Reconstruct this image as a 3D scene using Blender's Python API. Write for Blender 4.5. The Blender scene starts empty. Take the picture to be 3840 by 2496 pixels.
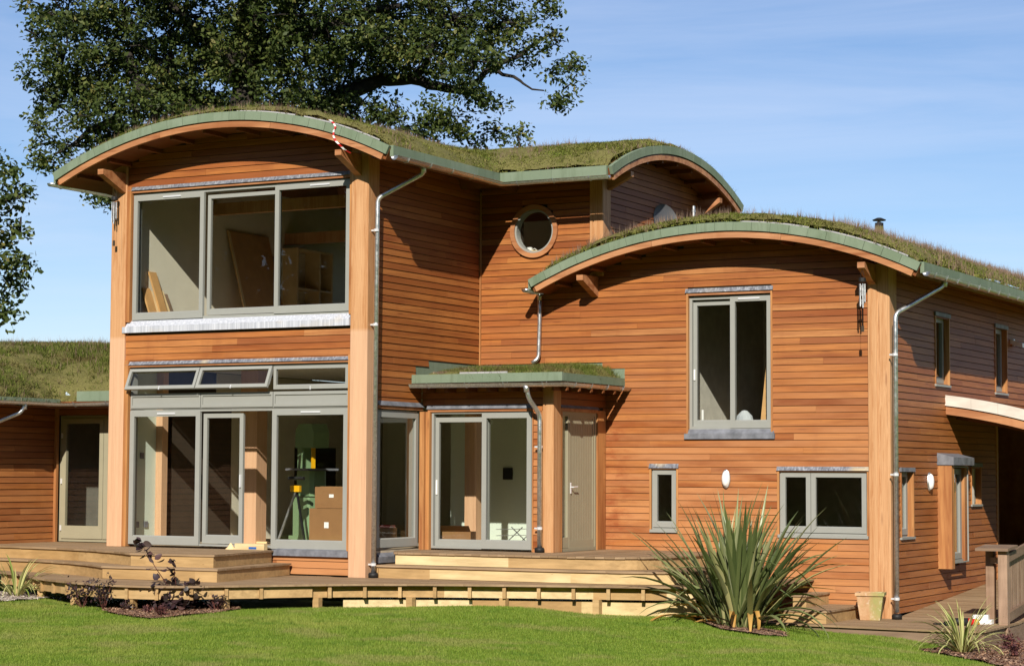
import bpy, math, random
import numpy as np
from mathutils import Vector, Matrix

random.seed(7)
RNG = np.random.default_rng(11)
SC = bpy.context.scene
COL = SC.collection

# ------------------------------------------------------------------ camera
CAM_POS = Vector((17.5687, -27.0718, 1.6034))
YAW, PITCH, ROLL = math.radians(28.558), math.radians(3.797), math.radians(-0.277)
cam = bpy.data.cameras.new('camera')
cam.lens, cam.sensor_width, cam.sensor_fit = 73.82, 36.0, 'HORIZONTAL'
cam.clip_start, cam.clip_end = 0.5, 3000
co = bpy.data.objects.new('camera', cam)
COL.objects.link(co)
_f = Vector((-math.sin(YAW) * math.cos(PITCH), math.cos(YAW) * math.cos(PITCH), math.sin(PITCH)))
_r = Vector((math.cos(YAW), math.sin(YAW), 0))
_d = _f.cross(_r)
_r2 = math.cos(ROLL) * _r + math.sin(ROLL) * _d
_d2 = -math.sin(ROLL) * _r + math.cos(ROLL) * _d
co.matrix_world = Matrix(((_r2.x, -_d2.x, -_f.x, CAM_POS.x), (_r2.y, -_d2.y, -_f.y, CAM_POS.y),
                          (_r2.z, -_d2.z, -_f.z, CAM_POS.z), (0, 0, 0, 1)))
SC.camera = co
FPX = 7874.1

def ray(px, py):
    """direction (unit depth) of a photograph pixel, photograph 3840 x 2496"""
    return _r2 * ((px - 1920) / FPX) + _d2 * ((py - 1248) / FPX) + _f

def at(px, py, ax, val):
    d = ray(px, py)
    i = 'XYZ'.index(ax)
    return CAM_POS + d * ((val - CAM_POS[i]) / d[i])

def project(P):
    v = Vector(P) - CAM_POS
    w = v.dot(_f)
    return 1920 + FPX * v.dot(_r2) / w, 1248 + FPX * v.dot(_d2) / w

# ------------------------------------------------------------------ sky and sun
SUN_EL, SUN_AZ = math.radians(31.0), math.radians(157.5)
world = bpy.data.worlds.new('World')
SC.world = world
world.use_nodes = True
wn, wl = world.node_tree.nodes, world.node_tree.links
bg = wn['Background']
sky = wn.new('ShaderNodeTexSky')
sky.sky_type = 'NISHITA'
sky.sun_disc = False
sky.sun_elevation, sky.sun_rotation = SUN_EL, SUN_AZ
sky.altitude, sky.air_density, sky.dust_density, sky.ozone_density = 100, 1.0, 0.0, 3.5
tc = wn.new('ShaderNodeTexCoord')
mp = wn.new('ShaderNodeMapping')
mp.inputs['Rotation'].default_value = (0.15, 0.35, 0.5)
mp.inputs['Scale'].default_value = (2.0, 4.5, 20.0)
nz = wn.new('ShaderNodeTexNoise')
nz.inputs['Scale'].default_value = 1.3
nz.inputs['Detail'].default_value = 7
nz.inputs['Roughness'].default_value = 0.6
nz.inputs['Distortion'].default_value = 0.6
rm = wn.new('ShaderNodeMapRange')
rm.inputs['From Min'].default_value, rm.inputs['From Max'].default_value = 0.34, 0.85
rm.inputs['To Min'].default_value, rm.inputs['To Max'].default_value = 0.0, 0.45
mx = wn.new('ShaderNodeMix')
mx.data_type = 'RGBA'
mx.inputs['B'].default_value = (8.5, 9.0, 9.8, 1)
wl.new(tc.outputs['Generated'], mp.inputs['Vector'])
wl.new(mp.outputs['Vector'], nz.inputs['Vector'])
wl.new(nz.outputs['Fac'], rm.inputs['Value'])
wl.new(rm.outputs['Result'], mx.inputs['Factor'])
wl.new(sky.outputs['Color'], mx.inputs['A'])
tn = wn.new('ShaderNodeMix')
tn.data_type, tn.blend_type = 'RGBA', 'MULTIPLY'
tn.inputs['Factor'].default_value = 1.0
tn.inputs['B'].default_value = (0.96, 0.98, 1.10, 1)
wl.new(mx.outputs['Result'], tn.inputs['A'])
wl.new(tn.outputs['Result'], bg.inputs['Color'])
bg.inputs['Strength'].default_value = 0.08

sl = bpy.data.lights.new('sun', 'SUN')
sl.energy, sl.angle, sl.color = 5.0, math.radians(0.53), (1.0, 0.93, 0.82)
so = bpy.data.objects.new('sun', sl)
COL.objects.link(so)
SUN_DIR = Vector((math.sin(SUN_AZ) * math.cos(SUN_EL), math.cos(SUN_AZ) * math.cos(SUN_EL), math.sin(SUN_EL)))
so.rotation_euler = SUN_DIR.to_track_quat('Z', 'Y').to_euler()
so.location = SUN_DIR * 60

vs = SC.view_settings
vs.view_transform, vs.look, vs.exposure, vs.gamma = 'Standard', 'None', 0.3, 1.0
vs.use_curve_mapping = False
SC.cycles.use_denoising = True
SC.cycles.max_bounces = 8
SC.cycles.transparent_max_bounces = 16
SC.cycles.caustics_reflective = False
SC.cycles.caustics_refractive = False
SC.cycles.sample_clamp_indirect = 6.0

# ------------------------------------------------------------------ mesh helpers
class MB:
    def __init__(s):
        s.v, s.f = [], []
    def quad(s, a, b, c, d):
        i = len(s.v); s.v += [tuple(a), tuple(b), tuple(c), tuple(d)]; s.f.append((i, i+1, i+2, i+3)); return s
    def hexa(s, P):
        """8 points: bottom ring 0-3, top ring 4-7"""
        i = len(s.v); s.v += [tuple(p) for p in P]
        for q in ((3, 2, 1, 0), (4, 5, 6, 7), (0, 1, 5, 4), (1, 2, 6, 5), (2, 3, 7, 6), (3, 0, 4, 7)):
            s.f.append(tuple(i + k for k in q))
        return s
    def box(s, x0, x1, y0, y1, z0, z1):
        return s.hexa([(x0, y0, z0), (x1, y0, z0), (x1, y1, z0), (x0, y1, z0),
                       (x0, y0, z1), (x1, y0, z1), (x1, y1, z1), (x0, y1, z1)])
    def bevel_box(s, x0, x1, y0, y1, z0, z1, b=0.01):
        return s.prism([(x0+b, y0), (x1-b, y0), (x1, y0+b), (x1, y1-b), (x1-b, y1), (x0+b, y1), (x0, y1-b), (x0, y0+b)], 'Z', z0, z1)
    def prism(s, poly, ax, a0, a1):
        """poly in the two other axes (in order x,y,z without ax)"""
        def P(p, a):
            return {'X': (a, p[0], p[1]), 'Y': (p[0], a, p[1]), 'Z': (p[0], p[1], a)}[ax]
        n, i = len(poly), len(s.v)
        s.v += [P(p, a0) for p in poly] + [P(p, a1) for p in poly]
        s.f.append(tuple(i + k for k in reversed(range(n)))); s.f.append(tuple(i + n + k for k in range(n)))
        for k in range(n):
            s.f.append((i + k, i + (k+1) % n, i + n + (k+1) % n, i + n + k))
        return s
    def bar(s, a, b, w, h, up=(0, 0, 1)):
        """square bar from a to b"""
        a, b = Vector(a), Vector(b); d = (b - a).normalized(); u = Vector(up)
        if abs(d.dot(u)) > .95: u = Vector((0, 1, 0))
        x = d.cross(u).normalized() * (w / 2); y = x.cross(d).normalized() * (h / 2)
        return s.hexa([a-x-y, a+x-y, a+x+y, a-x+y, b-x-y, b+x-y, b+x+y, b-x+y])
    def tube(s, pts, r, n=10, caps=True):
        pts = [Vector(p) for p in pts]; R = r if isinstance(r, (list, tuple)) else [r] * len(pts)
        i0 = len(s.v); prev = None
        for k, p in enumerate(pts):
            d = (pts[min(k+1, len(pts)-1)] - pts[max(k-1, 0)]).normalized()
            if prev is None:
                u = Vector((0, 0, 1)) if abs(d.z) < .9 else Vector((1, 0, 0))
                x = d.cross(u).normalized()
            else:
                x = (prev - d * prev.dot(d)).normalized()
            prev = x; y = d.cross(x)
            for j in range(n):
                t = 2 * math.pi * j / n
                s.v.append(tuple(p + (x * math.cos(t) + y * math.sin(t)) * R[k]))
        for k in range(len(pts) - 1):
            for j in range(n):
                a = i0 + k * n + j; b = i0 + k * n + (j+1) % n
                s.f.append((a, b, b + n, a + n))
        if caps:
            s.f.append(tuple(i0 + j for j in reversed(range(n)))); e = i0 + (len(pts)-1) * n
            s.f.append(tuple(e + j for j in range(n)))
        return s
    def lathe(s, prof, c=(0, 0, 0), n=24, sx=1, sy=1):
        """prof: list of (r,z)"""
        i0 = len(s.v)
        for r, z in prof:
            for j in range(n):
                t = 2 * math.pi * j / n
                s.v.append((c[0] + r * math.cos(t) * sx, c[1] + r * math.sin(t) * sy, c[2] + z))
        for k in range(len(prof) - 1):
            for j in range(n):
                a = i0 + k*n + j; b = i0 + k*n + (j+1) % n
                s.f.append((a, b, b + n, a + n))
        s.f.append(tuple(i0 + j for j in reversed(range(n)))); e = i0 + (len(prof)-1)*n
        s.f.append(tuple(e + j for j in range(n)))
        return s
    def build(s, name, mat, parent=None, smooth=False, label=None, kind=None):
        me = bpy.data.meshes.new(name); me.from_pydata(s.v, [], s.f); me.update()
        if smooth:
            for p in me.polygons: p.use_smooth = True
        return link(name, me, mat, parent, label, kind)

def link(name, me, mat, parent=None, label=None, kind=None):
    if mat is not None and not me.materials: me.materials.append(mat)
    o = bpy.data.objects.new(name, me); COL.objects.link(o)
    if parent is not None: o.parent = parent
    if label: o['label'] = label
    if kind: o['kind'] = kind
    return o

def np_mesh(name, V, F, mat, parent=None, smooth=False, kind=None, label=None, attr=None):
    """V (n,3), F (m,k) arrays -> object, fast"""
    me = bpy.data.meshes.new(name); V = np.asarray(V, np.float32); F = np.asarray(F, np.int32)
    m, k = F.shape
    me.vertices.add(len(V)); me.vertices.foreach_set('co', V.ravel())
    me.loops.add(m * k); me.loops.foreach_set('vertex_index', F.ravel())
    me.polygons.add(m); me.polygons.foreach_set('loop_start', np.arange(m, dtype=np.int32) * k)
    me.polygons.foreach_set('loop_total', np.full(m, k, np.int32))
    if smooth: me.polygons.foreach_set('use_smooth', np.ones(m, bool))
    if attr is not None:
        a = me.attributes.new('tint', 'FLOAT', 'POINT'); a.data.foreach_set('value', np.asarray(attr, np.float32))
    me.update(calc_edges=True); me.validate()
    return link(name, me, mat, parent, label, kind)

def thing(name, label, cat, loc=(0, 0, 0), rz=0, group=None):
    o = bpy.data.objects.new(name, None); COL.objects.link(o); o.empty_display_size = .2
    o.location = loc; o.rotation_euler = (0, 0, rz); o['label'] = label; o['category'] = cat
    if group: o['group'] = group
    return o

def tag(o, label, cat, group=None):
    o['label'] = label; o['category'] = cat
    if group: o['group'] = group
    return o

def struct(o):
    o['kind'] = 'structure'; return o

_lat = RNG.random((64, 64))
def vnoise(x, y, s=1.0):
    """2-d value noise, arrays"""
    x = np.asarray(x) * s; y = np.asarray(y) * s
    xi, yi = np.floor(x).astype(int), np.floor(y).astype(int); fx, fy = x - xi, y - yi
    fx, fy = fx*fx*(3-2*fx), fy*fy*(3-2*fy)
    g = lambda a, b: _lat[a % 64, b % 64]
    return (g(xi, yi)*(1-fx) + g(xi+1, yi)*fx)*(1-fy) + (g(xi, yi+1)*(1-fx) + g(xi+1, yi+1)*fx)*fy
# ------------------------------------------------------------------ materials
def srgb(r, g, b):
    f = lambda c: (c/255/12.92) if c/255 <= .04045 else ((c/255+.055)/1.055)**2.4
    return (f(r), f(g), f(b), 1)

class NT:
    def __init__(s, name):
        s.m = bpy.data.materials.new(name); s.m.use_nodes = True
        s.t = s.m.node_tree; s.b = s.t.nodes['Principled BSDF']; s.out = s.t.nodes['Material Output']
    def n(s, t, props=None, **inp):
        x = s.t.nodes.new('ShaderNode' + t)
        for k, v in (props or {}).items(): setattr(x, k, v)
        for k, v in inp.items():
            k = k.replace('_', ' ')
            if hasattr(v, 'is_output') or isinstance(v, bpy.types.NodeSocket): s.t.links.new(v, x.inputs[k])
            else: x.inputs[k].default_value = v
        return x
    def l(s, a, b): s.t.links.new(a, b)
    def math(s, op, a, b=None, clamp=False):
        x = s.t.nodes.new('ShaderNodeMath'); x.operation = op; x.use_clamp = clamp
        for i, v in enumerate((a, b)):
            if v is None: continue
            if isinstance(v, bpy.types.NodeSocket): s.l(v, x.inputs[i])
            else: x.inputs[i].default_value = v
        return x.outputs[0]
    def mix(s, f, a, b, blend='MIX'):
        x = s.t.nodes.new('ShaderNodeMix'); x.data_type = 'RGBA'; x.blend_type = blend
        for k, v in (('Factor', f), ('A', a), ('B', b)):
            sock = [i for i in x.inputs if i.name == k and (i.type == 'RGBA' or k == 'Factor')][0]
            if isinstance(v, bpy.types.NodeSocket): s.l(v, sock)
            else: sock.default_value = v
        return [o for o in x.outputs if o.type == 'RGBA'][0]
    def ramp(s, f, stops, interp='LINEAR'):
        x = s.t.nodes.new('ShaderNodeValToRGB'); x.color_ramp.interpolation = interp
        e = x.color_ramp.elements
        while len(e) < len(stops): e.new(.5)
        for i, (p, c) in enumerate(stops): e[i].position = p; e[i].color = c
        s.l(f, x.inputs[0]); return x.outputs[0]
    def noise(s, vec, scale, detail=3, rough=.5, dim='3D', w=None, dist=0):
        x = s.n('TexNoise', {'noise_dimensions': dim}, Scale=scale, Detail=detail, Roughness=rough, Distortion=dist)
        if vec is not None: s.l(vec, x.inputs['Vector'])
        if w is not None: s.l(w, x.inputs['W'])
        return x.outputs['Fac']
    def obj(s, scale=None):
        c = s.n('TexCoord').outputs['Object']
        if scale is None: return c
        return s.n('Mapping', Vector=c, Scale=scale).outputs[0]
    def rng(s, v, a, b, c=0., d=1.):
        x = s.n('MapRange', Value=v); x.inputs['From Min'].default_value = a; x.inputs['From Max'].default_value = b
        x.inputs['To Min'].default_value = c; x.inputs['To Max'].default_value = d; return x.outputs[0]
    def bump(s, h, st=.3, d=.01):
        x = s.n('Bump', Height=h, Strength=st, Distance=d); s.l(x.outputs[0], s.b.inputs['Normal'])
    def col(s, c):
        if isinstance(c, bpy.types.NodeSocket): s.l(c, s.b.inputs['Base Color'])
        else: s.b.inputs['Base Color'].default_value = c
    def set(s, **k):
        for a, v in k.items(): s.b.inputs[a.replace('_', ' ')].default_value = v
        return s.m

M = {}
def plain(name, c, rough=.6, metal=0., var=.12, sc=6., spec=.4):
    t = NT(name); v = t.obj(); f = t.noise(v, sc, 4)
    k = t.ramp(f, [(.25, tuple(x*(1-var) for x in c[:3])+(1,)), (.75, tuple(min(1, x*(1+var)) for x in c[:3])+(1,))])
    t.col(k); t.set(Roughness=rough, Metallic=metal); t.b.inputs['Specular IOR Level'].default_value = spec
    M[name] = t.m; return t.m

def cedar(name, axis, tones, weather=.5, grain=1.0, stain=False, zfade=None, rough=.55):
    """sawn cedar: tone per board, long grain along axis, weathering patches"""
    t = NT(name); sc = {'X': (.55, 9, 9), 'Y': (9, .55, 9), 'Z': (9, 9, .55)}[axis]
    rnd = t.n('ObjectInfo').outputs['Random']; w = t.math('MULTIPLY', rnd, 80)
    v = t.obj(sc); base = t.ramp(rnd, tones)
    big = t.noise(v, .9, 3, .6, '4D', w, .4)             # slow tone shifts along a board
    base = t.mix(t.rng(big, .4, .72), base, (.20, .05, .012, 1))
    base = t.mix(t.rng(big, .42, .25, 0, .5), base, (.50, .18, .045, 1))
    kv = t.n('TexVoronoi', Vector=t.obj({'X': (1.1, 6, 9), 'Y': (6, 1.1, 9), 'Z': (5, 5, .9)}[axis]), Scale=1.0).outputs['Distance']
    base = t.mix(t.rng(kv, .13, .05, 0, .8), base, (.14, .035, .01, 1))
    ws = t.noise(t.obj({'X': (2.2, 2.2, .5), 'Y': (2.2, 2.2, .5), 'Z': (2, 2, .5)}[axis]), 1.0, 5, .65)
    base = t.mix(t.rng(ws, .54, .76, 0, .5), base, (.23, .06, .013, 1))
    fine = t.noise(t.obj({'X': (3, 90, 90), 'Y': (90, 3, 90), 'Z': (90, 90, 3)}[axis]), 1.0, 4, .65, '4D', w)
    base = t.mix(t.rng(fine, .38, .72, 0, .55*grain), base, (.16, .045, .012, 1))
    pale = t.rng(t.noise(t.obj({'X': (.5, 5, 2.2), 'Y': (5, .5, 2.2), 'Z': (3, 3, .6)}[axis]), 1.0, 4, .6, '4D', t.math('MULTIPLY', rnd, 9)), .34, .62)
    if zfade:
        z = t.n('SeparateXYZ', Vector=t.obj()).outputs['Z']
        pale = t.math('MULTIPLY', pale, t.rng(z, zfade[0], zfade[1], 1, .12))
    base = t.mix(t.math('MULTIPLY', pale, weather), base, (.50, .235, .098, 1))
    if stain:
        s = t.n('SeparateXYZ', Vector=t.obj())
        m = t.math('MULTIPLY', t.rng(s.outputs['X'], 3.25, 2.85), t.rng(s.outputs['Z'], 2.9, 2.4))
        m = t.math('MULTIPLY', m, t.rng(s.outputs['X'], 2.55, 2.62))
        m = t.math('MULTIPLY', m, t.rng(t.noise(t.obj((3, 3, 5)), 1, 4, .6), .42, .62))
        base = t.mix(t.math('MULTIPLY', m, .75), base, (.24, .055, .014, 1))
    t.col(base); t.set(Roughness=rough); t.b.inputs['Specular IOR Level'].default_value = .3
    t.bump(fine, .25, .004); M[name] = t.m; return t.m

TONES = [(0, (.20, .050, .010, 1)), (.12, (.32, .096, .020, 1)), (.5, (.40, .136, .028, 1)), (.85, (.45, .170, .040, 1)), (1, (.50, .23, .08, 1))]
cedar('cedar_x', 'X', TONES, .75, stain=True, zfade=(1.4, 4.2))
cedar('cedar_y', 'Y', [(0, (.27, .084, .018, 1)), (.5, (.36, .125, .027, 1)), (1, (.42, .158, .04, 1))], .36, zfade=(1.0, 3.8))
POST = [(0, (.52, .275, .125, 1)), (1, (.58, .33, .165, 1))]
def post_mat(name, low):
    t = NT(name); rnd = t.n('ObjectInfo').outputs['Random']
    base = t.ramp(rnd, POST)
    g = t.noise(t.obj((26, 26, .9)), 1., 6, .75, dist=1.6); base = t.mix(t.rng(g, .42, .60, 0, .8), base, (.38, .16, .055, 1))
    kv = t.n('TexVoronoi', Vector=t.obj((5, 5, .8)), Scale=1.0).outputs['Distance']; base = t.mix(t.rng(kv, .12, .05, 0, .7), base, (.22, .08, .03, 1)); ck = t.noise(t.obj((55, 55, .45)), 1., 3, .6); base = t.mix(t.rng(ck, .655, .68, 0, .75), base, (.14, .05, .02, 1))
    lam = t.noise(t.obj((9, 9, .05)), 1., 1); base = t.mix(t.rng(lam, .5, .58, 0, .35), base, (.62, .37, .19, 1))
    z = t.n('SeparateXYZ', Vector=t.obj()).outputs['Z']
    base = t.mix(t.rng(z, 3.80, 3.74, 0, low), base, (.68, .45, .30, 1))
    t.col(base); t.set(Roughness=.6); t.b.inputs['Specular IOR Level'].default_value = .3
    t.bump(g, .25, .004); M[name] = t.m
post_mat('cedar_post', .5); post_mat('cedar_post_even', 0)
cedar('cedar_trim', 'Z', [(0, (.50, .235, .078, 1)), (1, (.56, .29, .11, 1))], .15, .5)
cedar('cedar_trim_x', 'X', [(0, (.46, .215, .095, 1)), (1, (.52, .265, .135, 1))], .3, .5)
cedar('soffit', 'Y', [(0, (.15, .055, .018, 1)), (1, (.20, .075, .025, 1))], .05, .6)  # darker than the real cedar: the shade under the eaves is put into the colour

def deckmat(name, dark, lite, new=.0, ax=(.8, 12, 12)):
    t = NT(name); rnd = t.n('ObjectInfo').outputs['Random']; w = t.math('MULTIPLY', rnd, 60)
    base = t.mix(rnd, dark, lite)
    g = t.noise(t.obj(ax), 1.5, 5, .65, '4D', w); base = t.mix(t.rng(g, .35, .68, 0, .6), base, tuple(x*.55 for x in dark[:3])+(1,))
    b = t.noise(t.obj((1.2, 1.2, 3)), 1.2, 3, .5, '4D', w); base = t.mix(t.rng(b, .5, .75, 0, .5), base, tuple(min(1, x*1.25) for x in lite[:3])+(1,))
    kn = t.n('TexVoronoi', Vector=t.obj((1.6, 1.6, 5)), Scale=2.0).outputs['Distance']
    base = t.mix(t.rng(kn, .07, .03, 0, .6), base, (.16, .08, .03, 1))
    t.col(base); t.set(Roughness=.7); t.b.inputs['Specular IOR Level'].default_value = .25; t.bump(g, .25, .004); M[name] = t.m
deckmat('deck_board', (.27, .175, .095, 1), (.37, .255, .15, 1))
deckmat('deck_riser', (.40, .245, .10, 1), (.52, .35, .165, 1))
deckmat('deck_new', (.60, .43, .20, 1), (.72, .57, .33, 1))
deckmat('deck_grey', (.20, .13, .085, 1), (.29, .20, .135, 1))
deckmat('fence_wood', (.28, .17, .105, 1), (.38, .255, .175, 1), ax=(14, 14, 1.2))

def felt():
    t = NT('fascia_green'); rnd = t.n('ObjectInfo').outputs['Random']
    a = t.noise(t.obj(), 220, 2, .7); b = t.noise(t.obj((3, 3, 3)), 1, 3)
    c = t.mix(rnd, (.17, .212, .145, 1), (.215, .258, .187, 1))
    c = t.mix(t.rng(a, .35, .7, 0, .5), c, (.10, .17, .09, 1)); c = t.mix(t.rng(b, .5, .8, 0, .4), c, (.27, .32, .24, 1)); st = t.noise(t.obj((9, 9, 1.2)), 1, 4, .7); c = t.mix(t.rng(st, .52, .7, 0, .5), c, (.11, .14, .085, 1))
    t.col(c); t.set(Roughness=.85); t.b.inputs['Specular IOR Level'].default_value = .2; M['fascia_green'] = t.m
felt()
def galv():
    t = NT('galvanised'); v = t.n('TexVoronoi', Vector=t.obj(), Scale=45).outputs['Color']
    f = t.n('SeparateColor', Color=v).outputs[0]
    t.col(t.ramp(f, [(0, (.52, .54, .55, 1)), (1, (.72, .74, .75, 1))]))
    t.l(t.rng(t.noise(t.obj(), 14, 3), .3, .7, .28, .48), t.b.inputs['Roughness']); t.set(Metallic=.9); M['galvanised'] = t.m
galv()
def lead(name, streak=(0, 0, 0)):
    t = NT(name); g = t.noise(t.obj((34, 34, 1.0)), 1, 3, .5); h = t.noise(t.obj((1.3, 1.3, 2)), 1, 3)
    c = t.ramp(g, [(.3, (.10, .105, .125, 1)), (.55, (.20, .21, .24, 1)), (.78, (.40, .42, .46, 1))] if name != 'lead_bright' else [(.25, (.34, .36, .41, 1)), (.5, (.46, .48, .53, 1)), (.75, (.62, .64, .69, 1))])
    c = t.mix(t.rng(h, .55, .7, 0, streak[0]), c, (.55, .44, .26, 1))
    t.col(c); t.set(Roughness=.5, Metallic=.0); M[name] = t.m
lead('lead', (.15,)); lead('lead_stained', (.8,)); lead('lead_bright', (.5,))
def leaddark():
    t = NT('lead_dark'); g = t.noise(t.obj((6, 6, 6)), 1, 4, .6)
    t.col(t.ramp(g, [(.3, (.10, .105, .12, 1)), (.7, (.22, .23, .26, 1))])); t.set(Roughness=.55); M['lead_dark'] = t.m
leaddark()
plain('frame_grey', srgb(147, 148, 142), .45, var=.03)
plain('door_grey', srgb(152, 146, 122), .5, var=.04)
plain('steel_white', (.75, .76, .78, 1), .3, .3, .03)
plain('black_rubber', (.012, .012, .012, 1), .6)
plain('white_plastic', (.80, .80, .78, 1), .35, var=.03)
plain('plaster_cream', srgb(226, 220, 200), .9, var=.05, sc=3)
plain('plaster_green', srgb(206, 218, 205), .9, var=.03, sc=3)
plain('ceiling_white', (.80, .78, .72, 1), .9, var=.05)
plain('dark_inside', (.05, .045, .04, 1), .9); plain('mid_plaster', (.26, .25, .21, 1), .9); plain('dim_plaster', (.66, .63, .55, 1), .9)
plain('floor_wood', (.50, .41, .29, 1), .5, var=.2)
plain('plywood', srgb(196, 152, 98), .7, var=.12)
plain('pine_pale', srgb(228, 200, 150), .7, var=.08)
plain('cardboard', srgb(138, 100, 62), .8, var=.08)
plain('machine_green', srgb(120, 148, 110), .4, var=.06)
plain('yellow_plastic', srgb(226, 170, 20), .4, var=.05)
plain('green_plastic', srgb(60, 150, 40), .4, var=.05)
plain('red_plastic', srgb(190, 25, 25), .35, var=.05)
plain('blue_plastic', srgb(40, 90, 160), .5, var=.1)
plain('shadow_timber', (.05, .035, .022, 1), .9)  # one even, very dark brown for wall cores and small wooden parts
plain('bark', (.028, .023, .018, 1), .95, var=.4, sc=9)
plain('stem_red', (.09, .028, .022, 1), .7)
def mulch(name, a, b, c):
    t = NT(name); v = t.n('TexVoronoi', Vector=t.obj(), Scale=32).outputs['Color']
    f = t.n('SeparateColor', Color=v).outputs[0]
    t.col(t.ramp(f, [(0, a), (.5, b), (1, c)])); t.set(Roughness=.95); t.bump(f, .8, .02); M[name] = t.m
mulch('mulch', (.07, .03, .02, 1), (.20, .10, .06, 1), (.42, .27, .17, 1))
mulch('gravel', (.22, .17, .13, 1), (.42, .35, .28, 1), (.62, .55, .47, 1))

def glass():
    t = NT('glass'); t.t.nodes.remove(t.b)
    lw = t.n('LayerWeight', Blend=.5).outputs['Facing']
    f = t.math('ADD', t.math('MULTIPLY', t.math('POWER', lw, 4.5), .85), .034)
    tr = t.n('BsdfTransparent', Color=(.97, .98, .97, 1)); gl = t.n('BsdfGlossy', Color=(.95, .97, .97, 1), Roughness=.0)
    m = t.n('MixShader', Fac=f); t.l(tr.outputs[0], m.inputs[1]); t.l(gl.outputs[0], m.inputs[2]); t.l(m.outputs[0], t.out.inputs[0])
    M['glass'] = t.m
glass()

def foliage(name, stops, sc=1.2, trans=.35, rough=.55, attr=True, spec=.25, patch=None):
    """leaf material: tint attribute per leaf + slow patches in space"""
    t = NT(name); f = t.n('Attribute', {'attribute_name': 'tint'}).outputs['Fac'] if attr else t.noise(t.obj(), sc*3, 3)
    c = t.ramp(f, stops)
    if patch:
        for k, (s, lo, hi, col, seed) in enumerate(patch):
            mp = t.n('Mapping', Vector=t.obj(), Location=(seed*7.3, seed*3.1, seed)).outputs[0]
            c = t.mix(t.rng(t.noise(mp, s, 3, .6), lo, hi), c, col)
    t.col(c); t.set(Roughness=rough); t.b.inputs['Specular IOR Level'].default_value = spec
    if trans:
        tl = t.n('BsdfTranslucent', Color=c); m = t.n('MixShader', Fac=trans)
        t.l(t.b.outputs[0], m.inputs[1]); t.l(tl.outputs[0], m.inputs[2]); t.l(m.outputs[0], t.out.inputs[0])
    M[name] = t.m
foliage('oak_leaf', [(0, (.024, .040, .009, 1)), (.5, (.062, .088, .020, 1)), (.85, (.115, .135, .034, 1)), (1, (.20, .18, .055, 1))], trans=.2, rough=.55, spec=.22)
foliage('grass', [(0, (.10, .175, .014, 1)), (.5, (.20, .295, .032, 1)), (1, (.35, .40, .08, 1))], trans=.3, rough=.6,
        patch=[(.35, .52, .72, (.31, .34, .07, 1), 1), (2.2, .52, .68, (.125, .215, .022, 1), 2), (.9, .53, .64, (.27, .29, .075, 1), 5)])
foliage('sedum', [(0, (.11, .125, .025, 1)), (.45, (.22, .24, .05, 1)), (.8, (.31, .30, .085, 1)), (1, (.40, .34, .13, 1))], trans=.2, rough=.8, spec=.1,
        patch=[(.55, .50, .68, (.27, .185, .095, 1), 1), (1.6, .52, .70, (.19, .26, .04, 1), 2), (3.5, .58, .75, (.13, .08, .05, 1), 3)])
foliage('sedum_stalk', [(0, (.17, .105, .08, 1)), (.6, (.29, .205, .145, 1)), (1, (.40, .31, .20, 1))], trans=.2, rough=.9, spec=.1)
foliage('turf_grass', [(0, (.07, .11, .015, 1)), (.5, (.15, .19, .034, 1)), (1, (.26, .26, .08, 1))], trans=.25, rough=.8, spec=.1,
        patch=[(.5, .56, .7, (.25, .18, .08, 1), 4), (2.5, .5, .62, (.19, .15, .06, 1), 6)])
foliage('phormium', [(0, (.06, .085, .025, 1)), (.35, (.14, .175, .06, 1)), (.7, (.22, .245, .095, 1)), (.88, (.27, .29, .16, 1)), (1, (.42, .38, .15, 1))], trans=.12, rough=.38, spec=.5)
foliage('phormium_dead', [(0, (.35, .15, .025, 1)), (1, (.58, .36, .10, 1))], trans=.15, rough=.6)
foliage('variegated', [(0, (.10, .16, .03, 1)), (.45, (.22, .27, .06, 1)), (.55, (.48, .46, .17, 1)), (1, (.58, .55, .26, 1))], trans=.15, rough=.5)
foliage('purple_leaf', [(0, (.020, .013, .016, 1)), (.6, (.050, .026, .030, 1)), (.85, (.07, .062, .052, 1)), (1, (.10, .05, .045, 1))], trans=.12, rough=.4, spec=.5)
foliage('heuchera', [(0, (.05, .02, .022, 1)), (.6, (.13, .05, .05, 1)), (1, (.22, .08, .05, 1))], trans=.15, rough=.6)

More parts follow.
